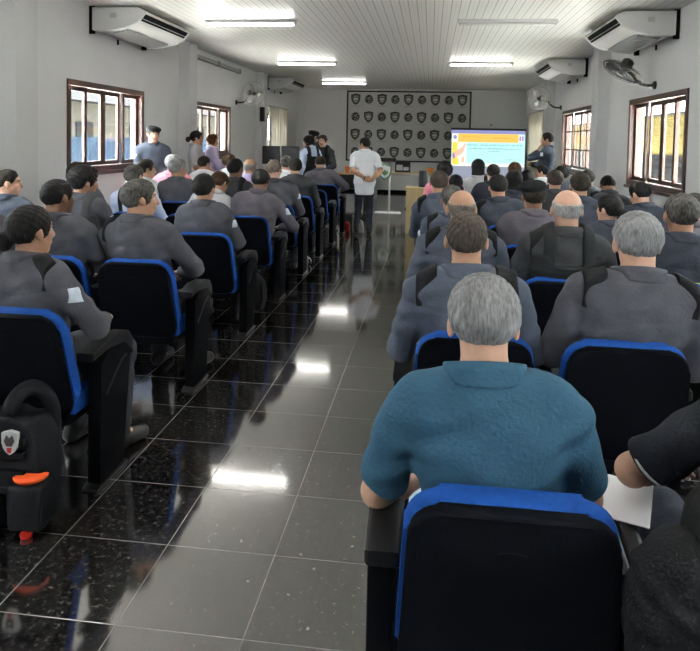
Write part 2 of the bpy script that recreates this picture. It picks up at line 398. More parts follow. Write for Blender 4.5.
GROUP_PEOPLE = 'people seated and standing in the hall'
def person(label, X, Y, yaw=0, stand=False, s=1.0, b=1.0, fem=False, lean=-4, side=0, twist=0, hy=0, hp=0, hr=0,
           skin='skin_tan', hair='hair_dark', style='short', shirt='uniform_slate', sleeve='long', trousers='trouser_grey',
           arms=None, epaulet=None, patch=None, vest=None, beret=False, collar=True, belt=False, glasses=False, watch=None,
           legs=None, face=False, near=None, ears=True, cap=None, strap=False, sag=0.0, hipz=None, shoes=True, untuck=0.0, cuff=None):
    yaw, lean, side, twist, hy, hp, hr = [R(v) for v in (yaw, lean, side, twist, hy, hp, hr)]
    root = thing('person', label, 'person', (X, Y, 0), yaw)
    v = min(.0155, max(.0052, .00185 * (near or Y))); rm = max(.0085, v * .72)
    hz = hipz if hipz else (.92 * s if stand else .545)
    p0 = np.array([0, 0, hz]); T = rx(-lean) @ ry(side) @ rz(twist)
    tw = lambda x, y, z: p0 + T @ (np.array([x, y, z], float) * s)
    inv = lambda P: ((P - p0) @ T) / s
    sw = (.165 if fem else .188) * (1 + (b - 1) * .55)
    # torso
    def torso(g, sl=0):
        o = [('e', tw(0, .0, .02), np.array((.168 * b + g, .125 * b + g, .12 + g)) * s, T),
             ('e', tw(0, .012 + .02 * (b - 1), .17), np.array((.150 * b + g, .112 * b + g, .17 + g)) * s, T),
             ('e', tw(0, -.002, .36), np.array((.165 * b + g, .112 * (1 + (b - 1) * .6) + g, .20 + g)) * s, T),
             ('e', tw(0, -.03, .42), np.array((.158 * b + g, .082 + g, .13 + g)) * s, T),
             ('c', tw(-sw + .045, -.018, .468), tw(sw - .045, -.018, .468), (.056 + g) * s, (.056 + g) * s),
             ('c', tw(0, -.022, .540), tw(-sw * .72, -.018, .492), (.050 + g) * s, (.042 + g) * s),
             ('c', tw(0, -.022, .540), tw(sw * .72, -.018, .492), (.050 + g) * s, (.042 + g) * s)]
        return o
    nk = tw(0, -.010, .575)
    Hm = rz(hy) @ rx(-hp) @ ry(hr)
    if abs(lean) > .3: Hm = Hm
    hc = nk + Hm @ np.array([0, .022, .102]) * s
    hw = lambda x, y, z: hc + Hm @ (np.array([x, y, z], float) * s)
    hinv = lambda P: ((P - hc) @ Hm) / s
    skull = [('e', hw(0, -.014, .028), np.array((.0765, .0985, .0865)) * s, Hm), ('e', hw(0, .026, -.04), np.array((.058, .064, .078)) * s, Hm),
             ('c', hw(-.018, .052, -.092), hw(.018, .052, -.092), .021 * s, .021 * s)]
    sg = lambda k: (-1, 1)[k]
    head = skull + [('c', hw(0, .086, .012), hw(0, .101, -.026), .009 * s, .0135 * s, .012), ('c', hw(-.034, .074, .028), hw(.034, .074, .028), .013 * s, .013 * s, .012),
                    ('c', hw(-.018, .081, -.058), hw(.018, .081, -.058), .0085 * s, .0085 * s, .008),
                    ('e', hw(-.036, .062, -.02), np.array((.022, .022, .024)) * s, Hm), ('e', hw(.036, .062, -.02), np.array((.022, .022, .024)) * s, Hm)]
    if ears:
        for k in (0, 1):
            Re = Hm @ rz(R(-22 * sg(k))) @ rx(R(12))
            head.append(('e', hw(.082 * sg(k), -.008, -.006), np.array((.0085, .0195, .0325)) * s, Re))
    neckr = .056 * (1 + (b - 1) * .5) * (.88 if fem else 1)
    neck = [('c', tw(0, -.02, .50), hw(0, -.022, -.035), (neckr + .004) * s, neckr * s)]
    # arms
    A = arms or {}
    limbs = []; cloth_arm = []; hands = []; jo = {}
    for k in (0, 1):
        a = A.get('LR'[k], {})
        sh = tw(sg(k) * sw, -.016, .455)
        wr0 = a.get('w', (sg(k) * .13, .30, .13) if not stand else (sg(k) * .24, .05, -.03))
        wt = p0 + np.array(wr0) * s
        el, wt = ik(sh, wt, .285 * s, .255 * s, a.get('p', (sg(k) * .8, -.5, -.55) if not stand else (sg(k) * .4, -1, 0)))
        ab = .5 + .5 * b
        limbs += [('c', sh, el, .050 * s * ab, .041 * s * ab, .03), ('c', el, el + (wt - el) * .35, .041 * s * ab, .042 * s * ab, .02), ('c', el + (wt - el) * .35, wt, .042 * s * ab, .027 * s, .02)]
        dr = np.array(a['d'], float) if 'd' in a else (wt - el) / np.linalg.norm(wt - el)
        nn = np.array(a.get('n', (-sg(k) * .3, .2, -1)), float)
        hand(hands, wt, dr, nn, np.array([-sg(k), .3, .5]) if 'side' not in a else np.array(a['side'], float), s * (.9 if fem else 1), a.get('curl', .45), rm)
        g = .013
        sl = a.get('sl', sleeve)
        if sl == 'long':
            cloth_arm += [('c', sh, el, (.057 * ab + g * .8) * s, (.048 * ab + g * .6) * s, .03), ('c', el, wt - (wt - el) * .06, (.049 * ab + g * .6) * s, (.034 + g * .4) * s, .025)]
        else:
            f = .80 if sl == 'short' else .45
            cloth_arm += [('c', sh, sh + (el - sh) * f, (.057 * ab + g * .8) * s, (.052 * ab + g) * s, .03)]
        jo[k] = (sh, el, wt)
    # legs
    lg = []; cl = []; feet = []
    for k in (0, 1):
        hp_ = p0 + np.array([sg(k) * .09, .0, -.02]) * s
        if legs: kn = np.array(legs[k][0], float); an = np.array(legs[k][1], float); toe = legs[k][2] if len(legs[k]) > 2 else 0
        elif stand: kn = np.array([sg(k) * .10, .02, .49 * s]); an = np.array([sg(k) * .10, -.02, .085]); toe = 0
        else: kn = np.array([sg(k) * .15, .43 * s, hz - .015]); an = np.array([sg(k) * .15, .40, .09]); toe = 0
        lg += [('c', hp_, kn, .078 * s, .052 * s, .03), ('c', kn, an, .050 * s, .036 * s, .03)]
        cl += [('c', hp_, kn, .092 * s * (.6 + .4 * b), .067 * s, .04), ('c', kn, an + np.array([0, 0, .0]), .066 * s, .056 * s, .03)]
        td = np.array([math.sin(-toe if 0 else 0) + sg(k) * .12, 1, 0]); td /= np.linalg.norm(td)
        feet.append((an, td)); lg.append(('c', an, an + td * .10 - np.array([0, 0, .045]), .034, .028, .02))
    core = torso(-.006)
    body_prims = core + neck + limbs + lg
    def body_fn(P):
        d = union(P, body_prims, .03)
        hd = union(P, head, .014)
        q = hinv(P)
        for k in (0, 1):  # eye sockets
            hd = smax(hd, -(np.linalg.norm(q - np.array([.031 * sg(k), .099, .010], np.float32), axis=1) - .0165) * s, .012)
        d = smin(d, hd, .02)
        d = smin(d, union(P, hands, .010), .012)
        return d
    lo, hi = bounds(body_prims + head + hands, .03); lo[2] = max(lo[2], -.02)
    def lipmi(c):
        q = hinv(c); r = np.zeros(len(c), int)
        m = (np.abs(q[:, 0]) < .023) & (q[:, 1] > .07) & (q[:, 2] > -.070) & (q[:, 2] < -.048); r[m] = 1
        m = (np.abs(q[:, 0]) < .046) & (np.abs(q[:, 0]) > .013) & (q[:, 1] > .055) & (q[:, 2] > .027) & (q[:, 2] < .037); r[m] = 2
        return r
    sdf_obj('body', body_fn, lo, hi, v, [M[skin], M['lips'], M[hair]], root, 1, lipmi)
    # shirt
    seam = shirt.startswith('uniform') and v < .009
    amp = .0046 if (near or Y) < 6 else .0035; ph = rng.random() * 6
    kk = np.array([[31, 12, 22], [-18, 27, 15], [9, -14, 46], [40, 8, -30]], np.float32)
    def wrinkle(P):
        a = np.sin(P @ kk[0] + ph + 1.7 * np.sin(P @ kk[1] * .6)); c = np.sin(P @ kk[2] + 2.1 * np.sin(P @ kk[3] * .5 + ph))
        return amp * (a * .6 + c * .8)
    tor = torso(.014)
    zb = -.075 - untuck
    axn = (hw(0, -.022, -.035) - tw(0, -.02, .50)); axn /= np.linalg.norm(axn); ca = tw(0, -.02, .52)
    if untuck: tor = tor + [('c', tw(0, 0, .02), tw(0, 0, -untuck), .155 * s * b, .16 * s * b)]
    cprims = tor + cloth_arm
    def sleeve_cut(P, d):
        for k in (0, 1):
            sl = A.get('LR'[k], {}).get('sl', sleeve)
            sh, el, wt = jo[k]
            if sl == 'long': e, dr, f = wt, wt - el, -.012
            else: e = sh + (el - sh) * (.80 if sl == 'short' else .45); dr = el - sh; f = .012
            dr = dr / np.linalg.norm(dr); loc = P - e.astype(np.float32); t = loc @ dr.astype(np.float32)
            rr = np.linalg.norm(loc, axis=1)
            d = np.where(rr < .13 * s, smax(d, t - f, .008), d)
        return d
    def shirt_fn(P):
        q = inv(P)
        dt = union(P, tor, .06)
        dt = smin(dt, union(P, cloth_arm, .05), .035)
        d = dt + wrinkle(P)
        if seam: d = d + .0028 * np.exp(-((q[:, 2] - .405 - .25 * np.abs(q[:, 0]) ** 1.5) / .006) ** 2) * (q[:, 1] < 0)
        d = sleeve_cut(P, d)
        d = smax(d, (zb - q[:, 2]) * s, .01)
        t = (P - ca.astype(np.float32)) @ axn.astype(np.float32)
        return smax(d, t - .052 * s, .01)
    lo, hi = bounds(cprims, .03)
    sdf_obj('shirt', shirt_fn, lo, hi, v * 1.25, M[shirt], root, 1)
    if collar:
        na, nb = tw(0, -.02, .50), hw(0, -.022, -.035)
        def collar_fn(P):
            l = P - ca.astype(np.float32); t = l @ axn.astype(np.float32); pr = np.linalg.norm(l - t[:, None] * axn.astype(np.float32), axis=1)
            q = inv(P); fr = np.clip((q[:, 1] + .02) * 9, -1, 1)
            du = smin(shirt_fn(P), sd_cap(P, na, nb, (neckr + .006) * s, (neckr + .004) * s), .05)
            d = np.maximum(du - .0115, -(du + .003))
            d = smax(d, t - (.066 - .022 * fr) * s, .005); d = smax(d, pr - (.104 - .004 * fr) * s, .003); d = smax(d, (.018 - .03 * np.maximum(fr, 0)) * s - t, .003)
            return smax(d, .03 - np.abs(q[:, 0]) - np.where(q[:, 1] > .02, .008, .3), .004)
        lo = ca - .14 * s; hi = ca + .14 * s
        sdf_obj('collar', collar_fn, lo, hi, min(v * .7, .0062), M[shirt if collar is True else collar], root, 1)
    def cut(nm, fn, lo, hi, m, hh=None):
        o = sdf_obj(nm, fn, lo, hi, hh or min(v, .008), M[m], root, 1)
        return o
    if epaulet:
        for k in (0, 1):
            if epaulet in ('L', 'R') and 'LR'[k] != epaulet: continue
            c0 = sw * .80
            def ep(P):
                q = inv(P); x = q[:, 0] * sg(k)
                d = shirt_fn(P) - .013 * s - .002 * np.sin(q[:, 1] * 90)
                bx = np.maximum(np.abs(x - c0 - .005) - .044, np.abs(q[:, 1] + .045 + (x - c0) * .3) - .042) * s
                return smax(smax(d, bx, .012), (.425 - q[:, 2]) * s, .006)
            sp = tw(sg(k) * (c0 + .01), -.04, .52)
            cut('epaulette', ep, sp - .15, sp + .15, 'strap_black')
    if patch:
        for k in (0, 1):
            if 'LR'[k] not in patch: continue
            sh, el, wt = jo[k]; c0 = sh + (el - sh) * .30; od = np.array([sg(k) * 1., .5 if abs(yaw) > 1.3 else -.35, .1])
            c1 = c0 + od / np.linalg.norm(od) * .06 * s
            def pt(P):
                l = P - c1.astype(np.float32); return smax(shirt_fn(P) - .005, np.maximum(np.maximum(np.abs(l[:, 1]) - .028, np.abs(l[:, 2]) - .034), np.abs(l[:, 0]) - .05), .004)
            cut('arm_patch', pt, c1 - .09, c1 + .09, 'patch_white')
    if vest == 'band':
        tv = torso(.026); lo, hi = bounds(tv, .03)
        def bnd(z0, z1, g):
            def f(P):
                q = inv(P); return smax(union(P, tv, .06) - g, np.maximum(z0 - q[:, 2], q[:, 2] - z1) * s, .006)
            return f
        cut('chest_rig', bnd(.12, .33, .0), lo, hi, 'vest_black', .008); cut('reflective_stripe', bnd(.30, .338, .006), lo, hi, 'hivis', .007); vest = None
    if cuff:
        for k in (0, 1):
            sh, el, wt = jo[k]; dr = (el - sh) / np.linalg.norm(el - sh); c0 = sh + (el - sh) * .80; u = np.cross(dr, [0, 1., 0]); u /= np.linalg.norm(u); w_ = np.cross(u, dr)
            bm = new(); rr = .062 * s * (.5 + .5 * b); tube(bm, [c0 + (u * math.cos(a_) + w_ * math.sin(a_)) * rr for a_ in np.linspace(0, 2 * math.pi, 25)[:-1]], .006, 6, True)
            obj('cuff_piping', bm, M[cuff], root, 180)
    if vest:
        tv = torso(.038)
        def vs(P):
            q = inv(P); d = union(P, tv, .06) + .0025 * np.sin(q[:, 2] * 120) * (q[:, 2] < .36)
            ax = np.abs(q[:, 0])
            top = .395 + .05 * np.clip((ax - .06) / .06, 0, 1)
            bodyp = smax(smax(d, (q[:, 2] - top) * s, .02), (.0 - q[:, 2]) * s, .01)
            st = smax(d + .004, (np.abs(ax - .105) - .034) * s, .012)
            st = smax(st, (.3 - q[:, 2]) * s, .01)
            o = np.minimum(bodyp, st)
            for k in (0, 1): o = smax(o, -(sd_cap(P, jo[k][0] + np.array([sg(k) * .02, 0, 0]), jo[k][1] + np.array([sg(k) * .02, 0, 0]), .085 * s, .085 * s)), .015)
            return o
        lo, hi = bounds(tv, .03)
        cut('vest', vs, lo, hi, vest, max(v, .007))
    if strap:
        tv = torso(.026)
        def stf(P):
            q = inv(P); return smax(smax(union(P, tv, .06), (np.abs(q[:, 0] + .10 * (1 if strap == 'L' else -1)) - .028) * s, .01), (.1 - q[:, 2]) * s, .01)
        lo, hi = bounds(tv, .03); cut('shoulder_strap', stf, lo, hi, 'strap_black', max(v, .008))
    # trousers
    pel = torso(.010)[:2]
    pel[1] = ('e', tw(0, .008, .08), np.array((.158 * b, .122 * b, .12)) * s, T)
    def tr_fn(P):
        d = smin(union(P, pel, .05), union(P, cl, .03), .05) + wrinkle(P) * .9
        d = smax(d, .075 - P[:, 2], .01)
        return smax(d, (inv(P)[:, 2] - .10) * s, .01)
    lo, hi = bounds(pel + cl, .03); sdf_obj('trousers', tr_fn, lo, hi, max(v * 1.4, .009), M[trousers], root, 1)
    if belt:
        def bf(P): 
            q = inv(P); return smax(union(P, torso(.026)[:2], .05), (np.abs(q[:, 2] - .07) - .02) * s, .005)
        lo, hi = bounds(torso(.03)[:2], .03); cut('belt', bf, lo, hi, 'belt_black', max(v, .008))
    if shoes:
        for an, td in feet:
            h_ = an - np.array([0, 0, .045]) - td * .035; t_ = an + td * .155 - np.array([0, 0, .052])
            def sf(P): return smax(smin(sd_cap(P, h_, t_, .046, .042), sd_cap(P, an, an + np.array([0, 0, .03]), .05, .052), .03), (an[2] - .088) - P[:, 2], .004)
            lo = np.minimum(h_, t_) - .08; hi = np.maximum(h_, t_) + .08; hi[2] += .06
            sdf_obj('shoe', sf, lo, hi, max(v, .008), M['shoe_black'], root, 1)
    # hair
    ys = [-.12, -.07, -.035, -.018, .012, .022, .045, .062, .085, .12]
    lines = dict(short=[-.070, -.070, -.056, .005, .010, -.022, -.008, .045, .066, .075], high=[-.03, -.03, -.02, .02, .02, .0, .02, .055, .075, .085],
                 fringe=[-.072, -.070, -.054, .005, .010, -.01, .02, .06, .09, .10], full=[-.086, -.086, -.066, .004, .008, -.030, -.02, .042, .058, .068],
                 bob=[-.11, -.11, -.10, -.09, -.08, -.07, -.01, .042, .058, .068])
    zl = lines.get({'bun': 'full', 'long': 'bob', 'curly': 'full', 'stubble': 'short', 'thin': 'short', 'puffy': 'full', 'buzz': 'short'}.get(style, style), lines['short'])
    t0, t1 = dict(short=(.0022, .014), high=(.002, .012), fringe=(.004, .005), full=(.006, .016), bun=(.009, .012), long=(.014, .018), curly=(.014, .030), puffy=(.010, .026), stubble=(.0016, .002), thin=(.004, .012), buzz=(.0018, .008), bob=(.014, .02)).get(style, (.004, .014))
    np_ = max(1.0, v / .006)
    def hair_fn(P):
        q = hinv(P); z0 = np.interp(q[:, 1], ys, zl).astype(np.float32)
        t = np.clip((q[:, 2] - z0) / .075, 0, 1); t = t * t * (3 - 2 * t)
        nz = (np.sin(q @ np.array([210, 90, 60], np.float32) + 2 * np.sin(q @ np.array([50, 130, -70], np.float32))) + np.sin(q @ np.array([-120, 160, 150], np.float32))) * (.0011 if style not in ('curly', 'puffy') else .003)
        d = union(P, skull, .014) - (t0 + (t1 - t0) * t + nz + (.0 if style == 'stubble' else .0015)) * s
        d = smax(d, (z0 - q[:, 2] + nz * 2) * s, .006)
        if style == 'fringe': d = smax(d, (q[:, 2] - .052 - .012 * np.sin(q[:, 1] * 20)) * s, .012)
        if style == 'thin': d = smax(d, -(np.linalg.norm((q - np.array([0, -.075, .112], np.float32)) * np.array([1, .8, 1], np.float32), axis=1) - .040) * s, .015)
        if style == 'bun': d = smin(d, sd_ell(P, hw(*(cap or (0, -.122, .0))), np.array((.048, .042, .048)) * s, Hm), .012)
        if style == 'long': d = smin(d, smax(sd_ell(P, hw(0, -.05, -.10), np.array((.092, .066, .21)) * s, Hm), (q[:, 1] - .015) * s, .02), .03)
        return d
    if style != 'bald':
        e = .34 if style == 'long' else .22
        sdf_obj('hair', hair_fn, hc - e * s, hc + .2 * s, min(v * .72, .0075), M[hair], root, 1 if v < .009 else 0)
    if beret:
        Bm = Hm @ ry(R(-10)) @ rx(R(6))
        def bt(P):
            d = sd_ell(P, hw(-.012, -.012, .088), np.array((.104, .116, .044)) * s, Bm); q = hinv(P)
            bd = smax(union(P, skull, .014) - .012 * s, np.maximum(.045 - q[:, 2], q[:, 2] - .09) * s, .004)
            return smin(d, bd, .03)
        cut('beret', bt, hc - .2 * s, hc + .2 * s, 'beret_black')
    if face:
        bm = new()
        for k in (0, 1):
            n0 = len(bm.faces)
            r_ = bmesh.ops.create_uvsphere(bm, u_segments=12, v_segments=10, radius=.0108 * s, matrix=Matrix.Translation(hw(.031 * sg(k), .0690, .010)) @ Matrix(Hm.tolist()).to_4x4() @ Matrix.Rotation(R(-90), 4, 'X'))
            cz = Vector(hw(.031 * sg(k), .0690 + .0092, .010))
            for vv in r_['verts']:
                for f in vv.link_faces:
                    if (f.calc_center_median() - cz).length < .0058 * s: f.material_index = 1
        obj('eyes', bm, [M['eye_white'], M['iris']], root, 180)
    if glasses:
        bm = new()
        for k in (0, 1):
            tube(bm, [hw(.033 * sg(k) + .023 * math.cos(a), .104, .008 + .017 * math.sin(a)) for a in np.linspace(0, 2 * math.pi, 14)[:-1]], .0022 * s, 5, True)
            tube(bm, [hw(.056 * sg(k), .102, .012), hw(.074 * sg(k), .07, .014), hw(.085 * sg(k), .0, .012)], .002 * s, 5)
        tube(bm, [hw(-.01, .106, .01), hw(.01, .106, .01)], .002 * s, 5)
        obj('glasses', bm, M['glasses_black'], root, 180)
    if watch:
        for k in (0, 1):
            if 'LR'[k] not in watch: continue
            sh, el, wt = jo[k]; d = (wt - el) / np.linalg.norm(wt - el); c0 = wt - d * .02; bm = new()
            u = np.cross(d, [0, 0, 1.]); u /= np.linalg.norm(u); w_ = np.cross(u, d)
            tube(bm, [c0 + (u * math.cos(a) + w_ * math.sin(a)) * .031 for a in np.linspace(0, 2 * math.pi, 17)[:-1]], .009, 6, True)
            obj('wristwatch', bm, M['watch_black'], root, 180)
    root['hc'] = [float(x) for x in hc]
    del root['hc']
    return root, dict(hc=hc, hw=hw, tw=tw, jo=jo, p0=p0)
# ------------------------------------------------------------------ camera, world
cd = bpy.data.cameras.new('camera'); cam = bpy.data.objects.new('camera', cd); C.objects.link(cam)
F_, CY_, PITCH, ROLL, YAW, H_ = 655.0, 170.6, .04665, .01992, .12177, 1.68
cd.sensor_fit = 'HORIZONTAL'; cd.sensor_width = 36; cd.lens = 36 * F_ / 700
cd.shift_y = -(325.5 - CY_) / 700; cd.clip_start = .05
_f = Vector((-math.sin(YAW) * math.cos(PITCH), math.cos(YAW) * math.cos(PITCH), -math.sin(PITCH)))
_r = Vector((math.cos(YAW), math.sin(YAW), 0)); _u = _r.cross(_f)
_r2 = _r * math.cos(ROLL) + _u * math.sin(ROLL); _u2 = _u * math.cos(ROLL) - _r * math.sin(ROLL)
cam.matrix_world = Matrix(((_r2.x, _u2.x, -_f.x, 0), (_r2.y, _u2.y, -_f.y, 0), (_r2.z, _u2.z, -_f.z, H_), (0, 0, 0, 1)))
sc = bpy.context.scene; sc.camera = cam
sc.view_settings.view_transform = 'Standard'; sc.view_settings.look = 'None'; sc.view_settings.gamma = 1.0; sc.view_settings.exposure = EXPO; sc.view_settings.use_curve_mapping = False
sc.cycles.max_bounces = 9; sc.cycles.diffuse_bounces = 5; sc.cycles.transparent_max_bounces = 12; sc.cycles.caustics_reflective = False; sc.cycles.caustics_refractive = False
sc.cycles.use_denoising = True; sc.cycles.sample_clamp_indirect = 6
w = bpy.data.worlds.new('overcast_sky'); sc.world = w; w.use_nodes = True
bg = w.node_tree.nodes['Background']; bg.inputs[0].default_value = (.92, .95, .97, 1); bg.inputs[1].default_value = SKY

# ------------------------------------------------------------------ room shell
XL, XR, YB, YF, HC = -4.4, 2.95, 21.2, -3.6, 3.34
def struct(name, bm, m, parent=None, smooth=None):
    o = obj(name, bm, m, parent, smooth)
    if not parent: o['kind'] = 'structure'
    return o
struct('floor', box(new(), XL - .25, XR + .25, YF - .2, YB + .2, -.12, 0), M['tiles'])
struct('ceiling', box(new(), XL - .25, XR + .25, YF - .2, YB + .2, HC, HC + .1), M['planks'])
struct('wall_back', box(new(), XL - .2, XR + .2, YB, YB + .2, 0, HC), M['wall_back'])
struct('wall_front', box(new(), XL - .2, XR + .2, YF - .2, YF, 0, HC), M['wall'])
WL = [(-1.1, 1.0, 1.2, 2.36), (3.2, 5.3, 1.2, 2.36), (7.5, 9.63, 1.2, 2.36), (11.85, 14.02, 1.27, 2.35), (17.1, 19.1, 1.2, 2.36)]
WR = [(-1.0, 1.25, 1.1, 2.36), (3.5, 5.75, 1.1, 2.36), (8.02, 10.28, 1.1, 2.36), (12.55, 15.3, 1.1, 2.42), (17.3, 19.6, 1.1, 2.42)]
def wall(name, x0, x1, wins):
    bm = new(); y = YF
    for (a, b_, z0, z1) in wins:
        box(bm, x0, x1, y, a, 0, HC); box(bm, x0, x1, a, b_, 0, z0); box(bm, x0, x1, a, b_, z1, HC); y = b_
    box(bm, x0, x1, y, YB, 0, HC); struct(name, bm, M['wall'])
wall('wall_left', XL - .2, XL, WL); wall('wall_right', XR, XR + .2, WR)
def skirting(name, x0, x1, y0, y1): struct(name, box(new(), x0, x1, y0, y1, 0, .09, .004), M['chair_panel'])
skirting('baseboard_left', XL, XL + .015, YF, YB); skirting('baseboard_right', XR - .015, XR, YF, YB); skirting('baseboard_back', XL, XR, YB - .015, YB)
n = 0
for x0, x1, ys in ((XL, XL + .2, (1.4, 6.22, 11.05, 16.15)), (XR - .2, XR, (1.7, 6.6, 11.45, 16.35))):
    for y in ys:
        n += 1; o = struct('pillar_%d' % n, box(new(), x0, x1, y, y + .38, 0, HC), M['plaster']); o['kind'] = 'structure'
n = 0
def window(side, y0, y1, z0, z1, cols, rows, n):
    """wooden sliding window set in the wall opening: casing, stiles, glazing bars and panes"""
    xi = XL if side < 0 else XR; s = side
    X = lambda a, b_: (min(xi + s * a, xi + s * b_), max(xi + s * a, xi + s * b_))
    bm = new(); a, b_ = X(-.02, .16); c = .075
    box(bm, a, b_, y0, y1, z0, z0 + c, .006); box(bm, a, b_, y0, y1, z1 - c, z1, .006)
    box(bm, a, b_, y0, y0 + c, z0 + c, z1 - c, .006); box(bm, a, b_, y1 - c, y1, z0 + c, z1 - c, .006)
    w_ = struct('window_%d' % n, bm, M['wood_frame'])
    pw = (y1 - y0 - 2 * c) / cols
    for i in range(cols):
        ya, yb = y0 + c + i * pw, y0 + c + (i + 1) * pw; st = .066; off = .05 if i in (0, cols - 1) else .09
        a, b_ = X(off, off + .035); bm = new()
        box(bm, a, b_, ya, ya + st, z0 + c, z1 - c, .004); box(bm, a, b_, yb - st, yb, z0 + c, z1 - c, .004)
        box(bm, a, b_, ya + st, yb - st, z0 + c, z0 + c + .055, .004); box(bm, a, b_, ya + st, yb - st, z1 - c - .055, z1 - c, .004)
        for r_ in range(1, rows):
            zz = z0 + c + (z1 - z0 - 2 * c) * r_ / rows; box(bm, a + .005, b_ - .005, ya + st, yb - st, zz - .014, zz + .014)
        if rows > 1:
            yy = (ya + yb) / 2; box(bm, a + .006, b_ - .006, yy - .011, yy + .011, z0 + c + .05, z1 - c - .05)
        sash = obj('sash', bm, M['wood_frame'], w_)
        xm = xi + s * (off + .018)
        obj('pane', box(new(), xm - .002, xm + .002, ya + st - .01, yb - st + .01, z0 + c + .045, z1 - c - .045), M['glass'], w_)
    a, b_ = X(-.045, .0); obj('sill', box(new(), a, b_, y0 - .03, y1 + .03, z0 - .045, z0 - .002, .008), M['wood_frame'], w_)
for i, q in enumerate(WL): window(-1, *q, 4, 1, i + 1)
for i, q in enumerate(WR): window(1, *q, 4, 3 if i == 3 else 1, i + 6)

# roof and unseen eaves added to block direct sun; the sun over the yard
o = struct('roof', box(new(), XL - .75, XR + .75, YF - .6, YB + .6, HC + .12, HC + .26), M['plaster'])
for nm, a, b_ in (('added_eaves_left', XL - .75, XL - .2), ('added_eaves_right', XR + .2, XR + .75)):
    o = struct('sun_eaves_1' if 'left' in nm else 'sun_eaves_2', box(new(), a, b_, YF - .6, YB + .6, 2.78, 2.86), M['plaster'])
sd = bpy.data.lights.new('sun', 'SUN'); sd.energy = SUN; sd.angle = R(2); sd.color = (1, .97, .90); so = bpy.data.objects.new('sun', sd); C.objects.link(so)
so.rotation_euler = Vector((.07, .10, -.99)).to_track_quat('-Z', 'Y').to_euler()
# outdoors, seen through the panes
ext = mat('yard_concrete', (.66, .65, .62), .9, 0.0, vary=.15, vscale=2)
struct('ground', box(new(), -40, 40, -20, 60, -.5, -.3), ext)
M['fence_blue'] = mat('fence_sheet', (.010, .0145, .023), .6, 0.0); M['cream'] = mat('cream_render', (.032, .030, .026), .85, 0.0, vary=.08, vscale=1.2); M['yellow'] = mat('yellow_render', (.034, .027, .011), .85, 0.0, vary=.14, vscale=1.5)
M['roof_grey'] = mat('roof_grey', (.010, .010, .0105), .8, 0.0); M['stone'] = mat('grey_stone', (.0045, .0045, .005), .9, 0.0, vary=.3, vscale=8); M['leaf'] = mat('leaf_green', (.07, .12, .05), .8, vary=.4, vscale=5)
bm = new()
pts = []
for i in range(241):
    y = 2 + i * .15; pts.append((-8.6 + (.035 if i % 2 else -.035), y))
pts2 = [(x - .03, y) for x, y in pts]
prism(bm, pts + pts2[::-1], 'z', -.3, 1.62)
tag(obj('yard_fence', bm, M['fence_blue']), 'blue grey corrugated sheet fence across the yard outside the first window', 'fence')
t = thing('house', 'pale cream house with grey roof beyond the sheet fence', 'house', (-15, 24, -.3))
obj('wall', box(new(), -1.5, 3, -15, 14, 0, 3.1), M['cream'], t)
obj('roof', prism(new(), [(-2.2, 3.1), (3.7, 3.1), (.7, 4.3)], 'y', -15.6, 14.6), M['roof_grey'], t)
for yy in (-6.5, -3, 1, 5, 8.5): obj('house_window', box(new(), 2.96, 3.05, yy, yy + 1.1, 1.3, 2.4), M['roof_grey'], t)
for i, yy in enumerate((12.2, 17.5, 24.0)):
    bm = new(); tube(bm, [(-10.2, yy, -.3), (-10.2, yy, 4.2)], .07, 10); box(bm, -10.7, -9.7, yy - .04, yy + .04, 3.7, 3.8)
    tag(obj('yard_post', bm, M['roof_grey']), 'grey yard post with crossbar, %s outside the windows' % ('nearest', 'middle one', 'farthest')[i], 'post', 'yard posts')
t = thing('boundary_wall', 'yellow rendered boundary wall on a grey stone base outside the window', 'wall', (7.4, 18, -.3))
obj('render', box(new(), 0, .25, -20, 26, 1.7, 2.95), M['yellow'], t); obj('stone_base', box(new(), -.06, .31, -20, 26, 0, 1.7), M['stone'], t)
obj('coping', box(new(), -.05, .3, -20, 26, 2.95, 3.03), M['roof_grey'], t)

# ------------------------------------------------------------------ ceiling lights
def lamp(x, y, lit, label):
    t = thing('ceiling_lamp', label, 'lamp', (x, y, HC), 0, 'tube lamps on the ceiling')
    obj('housing', box(new(), -.66, .66, -.04, .04, -.045, 0, .006), M['tube_body'], t)
    bm = new(); tube(bm, [(-.61, 0, -.064), (.61, 0, -.064)], .014, 10)
    obj('tube', bm, M['tube_fill'] if y < 6 else M['tube'] if lit else M['tube_dead'], t, 180)
    for s in (-1, 1): obj('lamp_holder', box(new(), s * .63 - .015, s * .63 + .015, -.02, .02, -.07, -.03, .004), M['tube_body'], t)
for x, y, lit, lb in ((-2.56, 9.08, 1, 'lit tube lamp on the plank ceiling, nearest the big left air conditioner'), (-2.68, 13.85, 1, 'lit tube lamp on the plank ceiling before the far left air conditioner'),
                      (.98, 13.85, 1, 'lit tube lamp on the plank ceiling above the front of the projection screen'), (.98, 9.08, 0, 'unlit tube lamp on the plank ceiling nearer than the lit right one'),
                      (-2.5, 18.6, 1, 'lit tube lamp over the front end of the hall, near the emblem backdrop')):
    lamp(x, y, lit, lb)
# unseen, stronger tubes added behind the frame to brighten the hall
for x, y in ((-2.5, 4.3), (.98, 4.3), (-2.5, -.4), (.98, -.4)): lamp(x, y, 1, 'added fill tube lamp on the ceiling above the rear seats')

